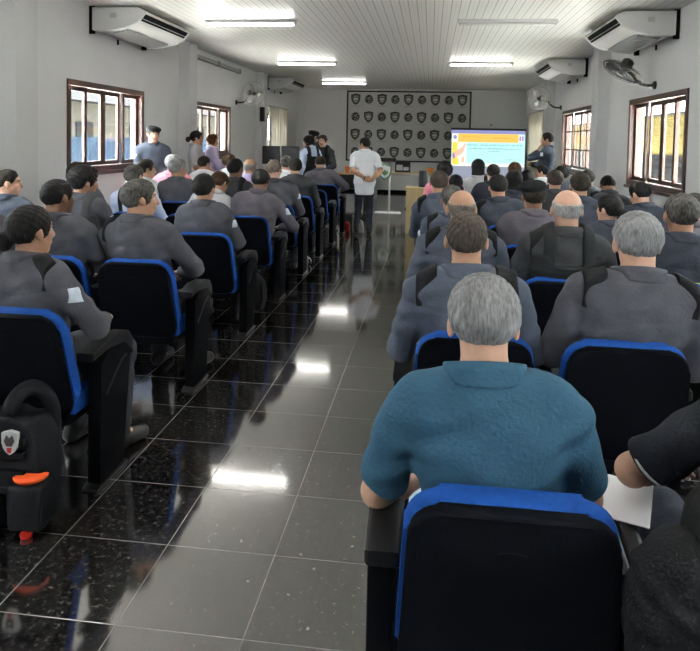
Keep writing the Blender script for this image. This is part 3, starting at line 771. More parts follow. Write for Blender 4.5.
# ------------------------------------------------------------------ air conditioners
def aircon(side, y0, L, label, big=1.0):
    x = XL if side < 0 else XR; d = -side      # d points into the room
    t = thing('air_conditioner', label, 'air conditioner', (x, y0, HC), 0, 'ceiling air conditioners')
    P = lambda pts: [(d * u, z) for u, z in pts]
    prof = [(.06, -.03), (.66, -.03), (.735, -.075), (.745, -.095), (.665, -.195), (.64, -.215), (.50, -.27), (.30, -.31), (.10, -.325), (.06, -.30)]
    obj('body', prism(new(), P(prof), 'y', .035, L - .035, .012), M['ac_white'], t, 35)
    pr2 = [(.05, -.025), (.67, -.025), (.75, -.072), (.757, -.098), (.672, -.205), (.645, -.225), (.505, -.28), (.305, -.32), (.10, -.335), (.05, -.31)]
    for k, (a, b_) in enumerate(((0, .045), (L - .045, L))):
        sp = obj('side_panel', prism(new(), P(pr2), 'y', a, b_, .012), M['ac_panel'], t, 35)
    # air outlet on the sloping front face
    n0 = Vector((d * .745, 0, -.095)); n1 = Vector((d * .665, 0, -.195)); dr = (n1 - n0).normalized(); nr = Vector((d * .78, 0, -.62)).normalized()
    def strip(bm, a, b_, ya, yb, lift, th):
        q = [n0 + dr * a + nr * lift, n0 + dr * b_ + nr * lift, n0 + dr * b_ + nr * (lift - th), n0 + dr * a + nr * (lift - th)]
        prism(bm, [(v.x, v.z) for v in q], 'y', ya, yb)
    bm = new(); strip(bm, .012, .116, .08, L - .08, .004, .02); obj('air_outlet', bm, M['ac_dark'], t)
    bm = new(); strip(bm, .040, .052, .08, L - .08, .012, .010); obj('louvre_blade', bm, M['ac_dark'], t)
    bm = new(); strip(bm, .076, .086, .08, L - .08, .012, .010); obj('louvre_blade', bm, M['ac_grey'], t)
    for k in range(3):
        bm = new(); yy = .08 + (L - .16) * (k + .5) / 3; strip(bm, .014, .114, yy - .012, yy + .012, .010, .012); obj('divider', bm, M['ac_dark'], t)
    bm = new()
    for k in range(9): 
        u = .17 + k * .035; zz = -.322 + max(0, u - .30) * .06
        if u < .47: box(bm, min(d * u, d * (u + .014)), max(d * u, d * (u + .014)), .15, L - .15, zz - .016 + max(0, u - .3) * .16, zz + .03)
    obj('intake_grille', bm, M['ac_grey'], t)
    for yy in (.02, L - .06): obj('bracket', box(new(), min(0, d * .07), max(0, d * .07), yy, yy + .04, -.36, -.005, .004), M['ac_dark'], t)
    obj('maker_badge', box(new(), min(d * .30, d * .38), max(d * .30, d * .38), -.003, .004, -.16, -.10), M['ac_grey'], t)
    bm = new(); tube(bm, [(d * .04, L * .45, -.33), (d * .04, L * .45, -.40)], .014, 8); obj('drain_pipe', bm, M['ac_dark'], t)
aircon(-1, 8.0, 1.62, 'big white air conditioner above the window beside the standing officer')
aircon(1, 8.38, 1.62, 'big white air conditioner above the near right window and black fan')
aircon(1, 13.05, 1.62, 'white air conditioner above the barred window at the right')
aircon(-1, 17.2, 1.6, 'white air conditioner in the far left corner above the curtain')
# ------------------------------------------------------------------ wall fans
def fan(side, y, z, label, cage_m, face, reach=.42):
    x = XL if side < 0 else XR; d = -side
    t = thing('wall_fan', label, 'fan', (x, y, z), 0, 'wall fans')
    obj('wall_plate', lathe(new(), [(.055, 0), (.055, .02), (.04, .035)], 20), M['fan_black'], t, 40)
    t.children[-1].rotation_euler = (0, R(90) * d, 0)
    c = Vector((d * reach, -.02, .20)); bm = new()
    tube(bm, [(d * .02, 0, 0), (d * .10, 0, -.005), (d * .18, 0, .01), (d * .25, -.01, .06), (d * .30, -.015, .13), (d * .36, -.02, .18)], .02, 10); obj('arm', bm, M['fan_black'], t, 180)
    q = Vector(face).normalized().to_track_quat('Z', 'Y').to_matrix().to_4x4(); Mx = Matrix.Translation(c) @ q
    def add(name, bm, m, sm=180):
        bmesh.ops.transform(bm, matrix=Mx, verts=bm.verts); return obj(name, bm, m, t, sm)
    add('motor', lathe(new(), [(0, -.16), (.05, -.155), (.075, -.13), (.08, -.04), (.06, -.02), (0, -.02)], 20), M['fan_black'], 40)
    rr = .27
    for nm, s0 in (('front_grille', 1), ('rear_grille', -1)):
        bm = new()
        for k in range(30):
            a = 2 * math.pi * k / 30; ca, sa = math.cos(a), math.sin(a)
            tube(bm, [(.05 * ca, .05 * sa, .03 + s0 * .065), (.17 * ca, .17 * sa, .03 + s0 * .06), (.25 * ca, .25 * sa, .03 + s0 * .035), (rr * ca, rr * sa, .03 + s0 * .004)], .0022, 4)
        for r_, zz in ((rr, .006), (.18, .06), (.10, .064)): tube(bm, [(r_ * math.cos(a), r_ * math.sin(a), .03 + s0 * zz) for a in np.linspace(0, 2 * math.pi, 33)[:-1]], .0035 if r_ < .2 else .007, 5, True)
        add(nm, bm, cage_m)
    add('hub', lathe(new(), [(0, .0), (.04, .0), (.042, .05), (.03, .07), (0, .072)], 16), M['fan_black'])
    for k in range(3):
        bm = new(); a = 2 * math.pi * k / 3
        o_ = [(.035, -.03), (.10, -.075), (.19, -.085), (.235, -.03), (.235, .03), (.17, .06), (.08, .035), (.035, .02)]
        V = [Vector((u, v_, .03 + v_ * .45)) for u, v_ in o_]; A_ = [bm.verts.new(v_) for v_ in V]; B_ = [bm.verts.new(v_ + Vector((0, 0, .004))) for v_ in V]
        bm.faces.new(A_); bm.faces.new(B_[::-1])
        for i in range(8): bm.faces.new((A_[i], B_[i], B_[(i + 1) % 8], A_[(i + 1) % 8]))
        bmesh.ops.rotate(bm, verts=bm.verts, cent=(0, 0, 0), matrix=Matrix.Rotation(a, 3, 'Z')); add('blade', bm, M['fan_blade'] if cage_m is M['fan_grey'] else M['fan_black'])
fan(1, 9.2, 2.49, 'black wall fan tilted face down below the near right air conditioner', M['fan_black'], (-.50, -.06, -.86))
fan(1, 15.55, 2.52, 'pale wall fan beside the barred window at the far right', M['fan_grey'], (-.45, -.95, -.12), .50)
fan(-1, 14.45, 2.48, 'pale wall fan beside the second left window', M['fan_grey'], (.75, -.75, -.15), .40)
bm = new(); box(bm, XL, XL + .07, 11.5, 14.6, 3.14, 3.22, .008)
for y in (11.6, 13.0, 14.5): box(bm, XL, XL + .09, y, y + .04, 3.13, 3.23)
tag(obj('conduit', bm, M['conduit']), 'grey conduit rail high on the left wall above the second window', 'conduit')

# ------------------------------------------------------------------ emblem backdrop and screen on the front wall
t = thing('backdrop_banner', 'grey backdrop printed with rows of police shields and round emblems', 'backdrop', (-.745, YB, 2.145))
obj('panel', box(new(), -1.975, 1.975, -.05, -.005, -1.115, 1.115), M['banner'], t)
bm = new()
for x0, x1, z0, z1 in ((-1.99, 1.99, 1.09, 1.14), (-1.99, 1.99, -1.14, -1.09), (-1.99, -1.94, -1.14, 1.14), (1.94, 1.99, -1.14, 1.14)): box(bm, x0, x1, -.075, -.003, z0, z1, .004)
obj('frame', bm, M['banner_frame'], t)
def shield_pts(w_, h_):
    return [(-w_, h_ * .80), (-w_ * .55, h_ * .88), (0, h_), (w_ * .55, h_ * .88), (w_, h_ * .80), (w_ * .98, .0), (w_ * .80, -h_ * .45), (w_ * .45, -h_ * .80), (0, -h_), (-w_ * .45, -h_ * .80), (-w_ * .80, -h_ * .45), (-w_ * .98, 0)]
def tr(pts, cx, cz): return [(x + cx, z + cz) for x, z in pts]
for r_ in range(4):
    for c in range(9):
        cx = -1.70 + c * .426; cz = .86 - r_ * .565
        bm = new()
        if (r_ + c) % 2 == 0:
            prism(bm, tr(shield_pts(.150, .185), cx, cz), 'y', -.054, -.049)
            o = obj('shield_emblem', bm, M['ink'], t)
            bm = new(); prism(bm, tr(shield_pts(.118, .145), cx, cz - .004), 'y', -.057, -.053); i_ = obj('shield_field', bm, M['ink_mid'], o)
            bm = new()
            prism(bm, tr([(-.075, -.02), (-.075, .03), (-.045, .03), (-.045, .065), (-.02, .03), (0, .075), (.02, .03), (.045, .065), (.045, .03), (.075, .03), (.075, -.02), (.035, -.035), (0, -.02), (-.035, -.035)], cx, cz), 'y', -.060, -.056)
            box(bm, cx - .05, cx + .05, -.060, -.056, cz - .085, cz - .055); box(bm, cx - .07, cx + .07, -.058, -.053, cz + .085, cz + .10)
            obj('shield_device', bm, M['banner'], o)
            bm = new()
            for k in range(6): box(bm, cx - .14 + k * .048, cx - .105 + k * .048, -.052, -.049, cz - .225, cz - .213)
            obj('caption_line', bm, M['ink_mid'], o)
        else:
            r2 = random.Random(5)
            for k in range(20):
                a = r2.random() * 6.28; q = .115 * math.sqrt(r2.random()); x_, z_ = cx + q * math.cos(a), cz + q * 1.05 * math.sin(a); s_ = .020 + r2.random() * .022
                prism(bm, [(x_ + s_ * math.cos(b_ * 1.05) * 1.1, z_ + s_ * .8 * math.sin(b_ * 1.05)) for b_ in range(6)], 'y', -.0535 - k * .0001, -.049)
            o = obj('round_emblem', bm, M['ink'], t); bm = new()
            prism(bm, [(cx + (.148 if k % 2 else .122) * math.cos(k * math.pi / 12), cz + (.158 if k % 2 else .130) * math.sin(k * math.pi / 12)) for k in range(24)], 'y', -.0520, -.049)
            obj('emblem_rim', bm, M['ink_mid'], o); bm = new()
            for k in range(8):
                a = r2.random() * 6.28; q = .08 * r2.random(); x_, z_ = cx + q * math.cos(a), cz + q * math.sin(a); box(bm, x_ - .022, x_ + .022, -.0575, -.053, z_ - .006, z_ + .006)
            obj('emblem_detail', bm, M['banner'], o)

SX0, SX1, SZ0, SZ1, SY = .64, 2.86, .55, 2.06, 20.55
t = thing('projection_screen', 'lit projection screen showing a cyan and orange slide', 'projection screen', ((SX0 + SX1) / 2, SY, SZ0))
hw_ = (SX1 - SX0) / 2; U = lambda px: -hw_ + (px - 85) / 537 * 2 * hw_; Z = lambda py: (SZ1 - SZ0) - (py - 75) / 345 * (SZ1 - SZ0) * .94
def srect(name, x0, x1, y0, y1, m, lift=.004, parent=None): return obj(name, box(new(), U(x0), U(x1), -lift - .012, -.01, Z(y1), Z(y0)), m, parent or t)
obj('sheet', box(new(), -hw_, hw_, -.010, .0, 0, SZ1 - SZ0), M['white_plastic'], t)
srect('slide_margin', 85, 622, 345, 440, M['scr_lav']); srect('title_strip', 85, 622, 75, 101, M['scr_violet']); srect('slide_background', 85, 622, 101, 345, M['scr_cyan'])
srect('heading_band', 132, 574, 102, 165, M['scr_orange'], .008); srect('heading_corner', 88, 131, 102, 165, M['scr_pale'], .008); srect('heading_logo', 578, 614, 108, 158, M['scr_pale'], .008)
srect('logo_mark', 580, 592, 115, 150, M['scr_purple'], .011); srect('logo_mark', 598, 611, 115, 150, M['scr_purple'], .011)
obj('corner_seal', prism(new(), [(U(110) + .055 * math.cos(a), Z(128) + .065 * math.sin(a)) for a in np.linspace(0, 6.28, 15)[:-1]], 'y', -.022, -.012), M['scr_violet'], t)
srect('illustration_panel', 90, 130, 166, 322, M['scr_yellow'], .008); srect('illustration_sky', 131, 196, 166, 322, M['scr_pale'], .007); srect('slide_footer', 85, 622, 322, 345, M['scr_pale'], .008); srect('footer_block', 95, 140, 290, 335, M['scr_yellow'], .009)
arm_ = [(95, 268), (112, 238), (128, 222), (150, 214), (166, 200), (178, 176), (190, 170), (184, 205), (176, 232), (160, 256), (140, 268), (118, 276), (104, 290)]
obj('illustration_hand', prism(new(), [(U(x), Z(y)) for x, y in arm_], 'y', -.024, -.012), M['scr_skin'], t)
obj('illustration_cuff', prism(new(), [(U(x), Z(y)) for x, y in [(90, 262), (104, 240), (116, 282), (100, 296)]], 'y', -.026, -.012), M['scr_purple'], t)
obj('illustration_figure', prism(new(), [(U(x), Z(y)) for x, y in [(160, 318), (163, 282), (172, 272), (182, 284), (180, 318)]], 'y', -.024, -.012), M['scr_skin'], t)
def words(name, x0, x1, y, h_, m, seed):
    r2 = random.Random(seed); bm = new(); x = x0
    while x < x1 - 4:
        w_ = min(r2.choice((7, 11, 15, 20, 27)), x1 - x)
        for q in range(int(w_ // 4) + 1):
            hh = h_ * r2.choice((.55, .55, .8, 1)); box(bm, U(x + q * 4), U(x + q * 4 + 2.6), -.022, -.012, Z(y + h_ / 2), Z(y + h_ / 2 - hh))
        x += w_ + 7
    obj(name, bm, m, t)
words('slide_text', 190, 600, 184, 12, M['scr_text'], 1); words('slide_text', 205, 600, 211, 12, M['scr_text'], 2); words('slide_text', 358, 436, 231, 11, M['scr_text'], 3); words('slide_text', 485, 590, 290, 9, M['scr_text'], 4)
words('slide_heading', 170, 300, 125, 10, M['scr_text_o'], 5); words('slide_heading', 392, 532, 131, 10, M['scr_text_o'], 6)
bm = new(); tube(bm, [(-hw_ - .03, 0, SZ1 - SZ0 + .03), (hw_ + .03, 0, SZ1 - SZ0 + .03)], .028, 12); obj('roller_case', bm, M['banner_frame'], t, 180)
for x in (-hw_ + .1, hw_ - .1): obj('wall_bracket', box(new(), x - .02, x + .02, .0, YB - SY, SZ1 - SZ0 + .01, SZ1 - SZ0 + .05), M['banner_frame'], t)
tag(obj('wall_hook', box(new(), 1.86, 1.90, YB - .04, YB, 2.22, 2.27, .005), M['black_plastic']), 'small dark hook on the wall above the projection screen', 'hook')

# curtains either side of the stage end
def curtain(x, y0, y1, z0, z1, label, rod=True):
    L_ = y1 - y0; bm = new(); n_ = 72; pts = []
    for i in range(n_ + 1):
        u = i / n_; pts.append((.03 * math.sin(u * L_ * 40) + .012 * math.sin(u * 17), u * L_))
    prism(bm, pts + [(xx + .008, yy) for xx, yy in pts[::-1]], 'z', 0, z1 - z0)
    t = thing('curtain', label, 'curtain', (x, y0, z0)); obj('fabric', bm, M['curtain'], t)
    bm = new(); tube(bm, [(0, -.04, z1 - z0 + .02), (0, L_ + .04, z1 - z0 + .02)], .016, 10); obj('rod', bm, M['conduit'], t, 180)
    for yy in (.1, L_ - .1): obj('rod_bracket', box(new(), min(0, (XL if x < 0 else XR) - x), max(0, (XL if x < 0 else XR) - x), yy - .012, yy + .012, z1 - z0 + .01, z1 - z0 + .035), M['conduit'], t)
curtain(-4.26, 17.0, 17.98, .70, 2.52, 'beige curtain beside the wall pillar, nearer of the left pair')
curtain(-4.26, 18.06, 19.1, .70, 2.52, 'beige curtain nearer the emblem backdrop, farther of the left pair')
curtain(2.83, 17.2, 19.65, .55, 2.52, 'beige curtain closed over the window between the screen and the barred window')
t = thing('wall_speaker', 'slim black speaker mounted above the curtain at the right', 'speaker', (2.84, 16.95, 2.40))
obj('cabinet', box(new(), -.05, .06, -.06, .06, -.22, .22, .01), M['black_plastic'], t); obj('mount', box(new(), .05, .11, -.03, .03, -.04, .04), M['steel'], t)
t = thing('wall_speaker', 'slim black speaker mounted above the left curtains by the pillar', 'speaker', (-4.22, 16.10, 2.28))
obj('cabinet', box(new(), -.05, .06, -.06, .06, -.18, .18, .01), M['black_plastic'], t); obj('mount', box(new(), -.06, .0, .05, .10, -.04, .04), M['steel'], t)

# front tables and the things on them
def table(x0, x1, y0, y1, z, top, leg, label, apron):
    t = thing('table', label, 'table', ((x0 + x1) / 2, (y0 + y1) / 2, 0)); a, b_ = (x1 - x0) / 2, (y1 - y0) / 2
    obj('tabletop', box(new(), -a, a, -b_, b_, z - .035, z, .006), top, t)
    for sx in (-1, 1):
        for sy in (-1, 1): obj('leg', box(new(), sx * (a - .06) - .025, sx * (a - .06) + .025, sy * (b_ - .06) - .025, sy * (b_ - .06) + .025, 0, z - .035), leg, t)
    if apron: obj('front_panel', box(new(), -a + .03, a - .03, -b_ + .03, -b_ + .05, z - apron, z - .035), leg, t)
    return t
table(-2.95, -1.72, 17.9, 18.6, .76, M['light_wood'], M['black_plastic'], 'wooden topped table with dark front behind the man in the white shirt', .42)
table(-1.62, .22, 18.6, 19.3, .78, M['light_wood'], M['steel'], 'long light wooden table standing under the emblem backdrop', .09)
t = thing('laptop', 'dark framed screen with a white page on the light wooden table', 'laptop', (-.78, 18.95, .78))
obj('base', box(new(), -.2, .2, -.13, .12, 0, .025, .004), M['black_plastic'], t); obj('screen', box(new(), -.22, .22, -.16, -.13, 0, .30, .006), M['black_plastic'], t)
obj('display', box(new(), -.18, .0, -.165, -.158, .06, .22), M['paper'], t); obj('display', box(new(), .02, .17, -.165, -.158, .06, .16), M['paper'], t)
tag(obj('carton', box(new(), -.10, .10, 18.85, 19.0, .78, .93, .01), M['orange_box']), 'small orange carton at the end of the light wooden table', 'carton')
tag(obj('cup', lathe(new(), [(.055, 0), (.075, .19), (.065, .19), (.05, .02), (0, .02)], 16, (-2.28, 18.05, .76)), M['orange_box'], None, 60), 'orange brown cup on the dark fronted table', 'cup')
tag(obj('bottle', lathe(new(), [(.04, 0), (.04, .13), (.015, .18), (.015, .22), (0, .22)], 14, (-2.02, 18.1, .76)), M['red'], None, 60), 'dark red bottle on the dark fronted table by the white shirted man', 'bottle')
t = thing('pedestal_sign', 'pedestal sign with a green edged shield on a steel pole', 'sign', (-.96, 15.2, 0))
obj('base_plate', box(new(), -.30, .30, -.16, .16, 0, .02, .005), M['white_plastic'], t)
bm = new(); tube(bm, [(.03, 0, .02), (.03, 0, 1.24)], .022, 12); obj('pole', bm, M['steel'], t, 180)
obj('crossbar', box(new(), -.33, .17, -.03, .03, 1.20, 1.28, .005), M['black_plastic'], t)
sg_ = obj('shield_plate', prism(new(), tr(shield_pts(.16, .20), -.08, .96), 'y', -.06, -.035, .004), M['green_sign'], t)
obj('shield_field', prism(new(), tr(shield_pts(.125, .155), -.08, .96), 'y', -.066, -.058), M['white_plastic'], sg_)
obj('shield_device', prism(new(), tr([(-.07, -.03), (-.07, .05), (-.03, .02), (0, .07), (.03, .02), (.07, .05), (.07, -.03), (0, -.08)], -.08, .95), 'y', -.071, -.064), M['green_sign'], sg_)
t = thing('lectern', 'pale plywood lectern box standing at the front of the aisle', 'lectern', (-.22, 12.1, 0))
obj('cabinet', box(new(), -.20, .24, -.22, .22, .0, .80, .006), M['pale_box'], t); obj('top', box(new(), -.22, .26, -.24, .24, .80, .84, .006), M['pale_box'], t)
obj('handle', box(new(), -.225, -.19, -.12, -.02, .40, .47, .006), M['black_plastic'], t); obj('shelf_line', box(new(), -.203, .243, -.224, -.20, .395, .41), M['light_wood'], t)
t = thing('table_speaker', 'black cylindrical speaker standing behind the plywood lectern top', 'speaker', (-.12, 12.15, .84))
obj('cabinet', lathe(new(), [(.085, 0), (.085, .28), (.07, .30), (0, .30)], 20), M['black_plastic'], t, 40)
def monitor(x, label):
    t = thing('monitor', label, 'monitor', (x, 15.5, .74), 0, 'monitors at the far left')
    obj('screen', box(new(), -.215, .215, -.02, .03, .32, .76, .01), M['black_plastic'], t); obj('base', box(new(), -.12, .12, -.10, .10, 0, .02, .005), M['black_plastic'], t)
    bm = new(); tube(bm, [(0, .02, .02), (0, .03, .45)], .022, 10); obj('stand', bm, M['black_plastic'], t); obj('badge', box(new(), -.02, .02, -.023, -.018, .40, .43), M['badge_silver'], t)
monitor(-3.83, 'black monitor beside the left wall in front of the beige curtains'); monitor(-3.36, 'black monitor nearer the aisle of the dark pair before the curtains')
table(-4.15, -3.0, 15.2, 15.85, .74, M['black_plastic'], M['black_plastic'], 'black table under the two dark monitors at the left', .3)
t = thing('fire_extinguisher', 'small red cylinder standing on the tiles beyond the last left chair', 'extinguisher', (-1.50, 11.95, 0))
obj('cylinder', lathe(new(), [(.05, 0), (.055, .02), (.055, .14), (.02, .18), (0, .18)], 18), M['red'], t, 40); obj('valve', box(new(), -.02, .02, -.02, .02, .18, .21, .004), M['black_plastic'], t)
tag(obj('document_case', box(new(), -1.40, -1.37, 11.72, 12.02, 0, .30, .006), M['black_plastic']), 'slim black document case standing beside the red cylinder', 'case')
tag(obj('paper_bag', prism(new(), [(-1.36, 0), (-1.17, 0), (-1.19, .20), (-1.30, .27)], 'y', 11.75, 11.87, .008), M['conduit']), 'grey bag standing on the floor at the white shirted man\'s heel', 'bag')
# ------------------------------------------------------------------ auditorium chairs
def taper(pts, h, k=.10): return [(x * (1 - k * max(0, z) / h), z) for x, z in pts]
def make_chair(wide):
    """wide: which side (-1, 1 or 0) carries the thick end standard at the aisle"""
    t = thing('auditorium_chair', '', 'chair')
    Mx = Matrix.Translation((0, .135, .39)) @ Matrix.Rotation(R(14), 4, 'X')
    def add(name, bm, m, sm=40, par=None, xf=True):
        if xf: bmesh.ops.transform(bm, matrix=Mx, verts=bm.verts)
        return obj(name, bm, m, par or t, sm)
    sh = add('backrest_shell', prism(new(), taper(rounded(-.252, .252, 0, .502, (.05, .05, .075, .075), 8), .5), 'y', -.040, 0, .014, 3), M['chair_shell'])
    add('shell_handle', prism(new(), [(.032 * math.cos(a), .41 + .008 * math.sin(a)) for a in np.linspace(0, 2 * math.pi, 17)[:-1]], 'y', -.0425, -.036, .002), M['chair_shell'], 40, sh)
    bm = prism(new(), taper(rounded(-.262, .262, .03, .500, (.06, .06, .085, .085), 8), .5), 'y', .0, .060, .024, 4); add('back_cushion', bm, M['chair_blue'])
    bm = prism(new(), rounded(-.235, .235, .10, .60, (.05, .05, .08, .08)), 'z', .375, .465, .03, 4); add('seat_cushion', bm, M['chair_blue'], xf=False)
    bm = prism(new(), rounded(-.225, .225, .09, .57, (.04, .04, .07, .07)), 'z', .335, .378, .01, 2); add('seat_pan', bm, M['chair_shell'], xf=False)
    for s in (-1, 1):
        e = .338 if s == wide else .298
        x0, x1 = sorted((s * .266, s * (e - .002)))
        pn = add('side_panel', prism(new(), [(.205, .02), (.45, .02), (.47, .30), (.52, .55), (.515, .61), (.47, .645), (.30, .655), (.21, .60)], 'x', x0, x1, .010, 2), M['chair_panel'], xf=False)
        add('panel_trim', prism(new(), [(.25, .45), (.40, .565), (.46, .58), (.47, .565), (.41, .545), (.262, .432)], 'x', x0 - .002, x1 + .002), M['chair_arm'], 40, pn, False)
        xa, xb = sorted((s * .250, s * (e + .0005)))
        add('armrest', prism(new(), [(.13, .635), (.30, .655), (.44, .65), (.50, .61), (.53, .55), (.55, .56), (.545, .625), (.50, .68), (.42, .70), (.28, .70), (.13, .675)], 'x', xa, xb, .012, 3), M['chair_arm'], xf=False)
        xa, xb = sorted((s * .258, s * e))
        add('foot', prism(new(), [(.17, 0), (.48, 0), (.48, .012), (.44, .024), (.20, .024), (.17, .012)], 'x', xa, xb, .004), M['chair_foot'], xf=False)
    return t
PROTO = {}
def chair(x, y, label):
    label = 'navy padded auditorium chair ' + label; kind = -1 if x == .2 else 1 if x == -1.85 else 0
    if kind not in PROTO:
        PROTO[kind] = c = make_chair(kind); c.location = (x, y, 0); c['label'] = label; c['group'] = 'auditorium chairs in rows'; return c
    return copy_thing(PROTO[kind], (x, y, 0), 0, label, 'auditorium chairs in rows')
row = lambda k: 1.43 + 1.24 * k

HEADC = .245  # pelvis ahead of the chair's backrest edge
def seat(k, col, hx, zt, who, label, chair_label=None, dy=0.0, hy_=0.0, **kw):
    """seated person in row k: seat centre col, head centred on hx, crown at height zt"""
    px_ = col + max(-.12, min(.12, (hx - col) * .4)); y = row(k) + HEADC + dy
    yaw = kw.get('yaw', 0); lean = kw.get('lean', -4)
    s = kw.pop('s', None) or max(.90, min(1.12, (zt - .545) / (.790 * math.cos(R(lean)))))
    if 'side' not in kw: kw['side'] = math.degrees(math.atan2((hx - px_) * math.cos(R(yaw)), .70 * s))
    chair(col, row(k), chair_label or ('under ' + who))
    r = person(label, px_, y, s=s, near=row(k) + .2, **kw)
    return r
LAP = dict(L=dict(w=(-.10, .27, .15), n=(.3, .2, -1)), R=dict(w=(.10, .29, .15), n=(-.3, .2, -1)))
ARMREST = dict(L=dict(w=(-.22, .28, .165), p=(-.5, -.5, -1), n=(0, .1, -1)), R=dict(w=(.22, .28, .165), p=(.5, -.5, -1), n=(0, .1, -1)))
CROSS = dict(L=dict(w=(.10, .20, .30), p=(-1, -.2, -.7), d=(1, .1, .1), n=(0, -1, 0)), R=dict(w=(-.08, .23, .27), p=(1, -.2, -.7), d=(-1, .1, .1), n=(0, -1, 0)))
cL = (-1.85, -2.45, -3.05, -3.65); cR = (.2, .8, 1.4, 2.0)

# --- right block, from the back of the hall forward
seat(0, .2, .14, 1.36, 'the grey haired man in the teal polo', 'grey haired man in a teal polo shirt, seen from behind in the nearest chair', b=1.05, lean=-1, hp=16,
     shirt='polo_teal', sleeve='short', trousers='denim_pale', hair='hair_grey', style='full', skin='skin_light', s=1.0,
     arms=dict(L=dict(w=(-.15, .27, .15), p=(-.8, -.4, -.85), n=(.2, .2, -1)), R=dict(w=(.15, .30, .15), p=(.7, -.4, -.9), n=(-.2, .2, -1))))
seat(0, .80, 1.05, 1.36, 'the black polo wearer beside the teal polo', 'person in a black polo with grey cuff piping, only arm and shoulder in view', lean=2, b=1.05, dy=.03, s=.97, cuff='piping_grey', side=3,
     shirt='polo_black', sleeve='short', trousers='denim_dark', hair='hair_dark', skin='skin_light',
     arms=dict(L=dict(w=(-.20, .30, .20), p=(-1, -.3, -.35), n=(.3, .1, -1)), R=dict(w=(.15, .3, .16))))
seat(1, .2, .16, 1.37, 'the crew cut officer ahead of the teal polo', 'officer with dark crew cut seated directly ahead of the teal polo man', b=1.08, shirt='uniform_blue', epaulet=True, hair='hair_crew', style='buzz', skin='skin_tan', arms=ARMREST)
seat(1, .80, .89, 1.39, 'the broad officer with salt and pepper hair', 'broad officer with salt and pepper hair and thinning crown in grey uniform', b=1.2, shirt='uniform_slate', epaulet=True, hair='hair_grey', style='full', skin='skin_light', hp=8, arms=ARMREST)
seat(2, .2, .20, 1.38, 'the bald officer two rows ahead of the teal polo', 'bald headed officer in blue grey uniform behind the crew cut officer\'s head', b=1.08, shirt='uniform_blue', epaulet=True, hair='hair_stubble', style='fringe', skin='skin_tan', arms=ARMREST)
seat(2, .80, .84, 1.40, 'the balding officer in a tactical vest', 'balding officer with grey fringe wearing a black tactical vest', b=1.1, shirt='uniform_charcoal', vest='vest_black', epaulet='L', hair='hair_white', style='fringe', skin='skin_light', arms=ARMREST)
seat(2, 1.4, 1.51, 1.39, 'the short haired officer with the green stripe', 'short haired officer with a lime reflective stripe across the chest rig', b=1.05, shirt='uniform_navy', hair='hair_greying', style='short', skin='skin_tan', vest='band', arms=LAP)
seat(3, .2, .18, 1.32, 'the spectacled officer beyond the bald head', 'grey brown haired officer in glasses, half hidden beyond the bald head', b=1.02, shirt='uniform_blue', epaulet=True, hair='hair_greying', style='short', skin='skin_tan', glasses=True, patch='L', hy=15)
seat(3, .80, .83, 1.37, 'the officer in the black beret', 'officer in a black beret and plum grey uniform', b=1.15, shirt='uniform_plum', hair='hair_dark', style='short', skin='skin_brown', beret=True, hy=8, arms=CROSS)
seat(3, 1.4, 1.42, 1.28, 'the woman with a low black bun', 'woman officer with black hair in a low bun, face turned to the screen', fem=True, b=.95, shirt='uniform_navy', hair='hair_black', style='bun', cap=(.03, -.125, -.03), skin='skin_light', hy=42, glasses=True, face=True)
seat(3, 2.0, 2.05, 1.31, 'the dark haired man at the photo\'s right edge', 'dark haired man partly cut by the right edge of the photo', shirt='uniform_plum', hair='hair_dark', skin='skin_tan')
seat(4, .2, .08, 1.39, 'the officer with faded hair beside the aisle', 'officer with short faded hair and black shoulder flap beside the lectern aisle', b=1.05, shirt='uniform_blue', epaulet=True, hair='hair_crew', style='buzz', skin='skin_tan')
seat(4, .80, .66, 1.36, 'the black haired officer ahead of the beret', 'black haired officer leaning sideways, ahead of the beret wearer', b=1.1, shirt='uniform_navy', hair='hair_black', style='short', skin='skin_tan', hy=10, hp=6, epaulet='L')
seat(4, 1.4, 1.46, 1.40, 'the tall dark haired officer beyond the vest', 'tall dark haired officer beyond the balding man in the vest', b=1.05, shirt='uniform_navy', hair='hair_dark', style='short', skin='skin_tan')
seat(4, 2.0, 2.06, 1.33, 'the man bowing his head by the window', 'dark haired man bowing his face to the aisle below the near window', b=1.05, shirt='uniform_navy', hair='hair_black', style='short', skin='skin_light', hy=35, hp=22)
seat(5, .2, .32, 1.29, 'the woman with thick black hair by the aisle', 'woman with thick gathered black hair in a dark blue top', fem=True, shirt='uniform_navy', hair='hair_black', style='bun', cap=(.05, -.10, -.05), skin='skin_tan')
seat(5, .80, 1.0, 1.36, 'the woman with a mass of black hair', 'woman with a large mass of loose black hair before the screen', fem=True, shirt='uniform_navy', hair='hair_black', style='long', skin='skin_tan')
seat(5, 1.4, 1.45, 1.37, 'the man with greying cropped hair', 'man with greying cropped hair beyond the balding officer', b=1.05, shirt='uniform_charcoal', hair='hair_crew', style='short', skin='skin_tan')
seat(5, 2.0, 2.11, 1.28, 'the hunched broad man by the pillar', 'broad man hunched forward with lowered head beside the right pillar', b=1.25, lean=14, hp=30, s=1.02, shirt='uniform_charcoal', epaulet='L', hair='hair_black', style='buzz', skin='skin_brown')
seat(6, .2, .20, 1.39, 'the man with puffy dark hair', 'man with puffy dark hair and pink shirt at the far aisle seat', shirt='shirt_pink', strap='L', hair='hair_black', style='puffy', skin='skin_tan')
seat(6, .80, .86, 1.38, 'the man with dark hair under the slide', 'man with close dark hair seated directly under the slide', shirt='uniform_navy', hair='hair_dark', style='high', skin='skin_light')
seat(6, 1.4, 1.29, 1.31, 'the straight haired woman in dark clothes', 'woman in dark clothes with smooth black hair, low behind the beret', fem=True, shirt='uniform_navy', hair='hair_black', style='long', skin='skin_brown')
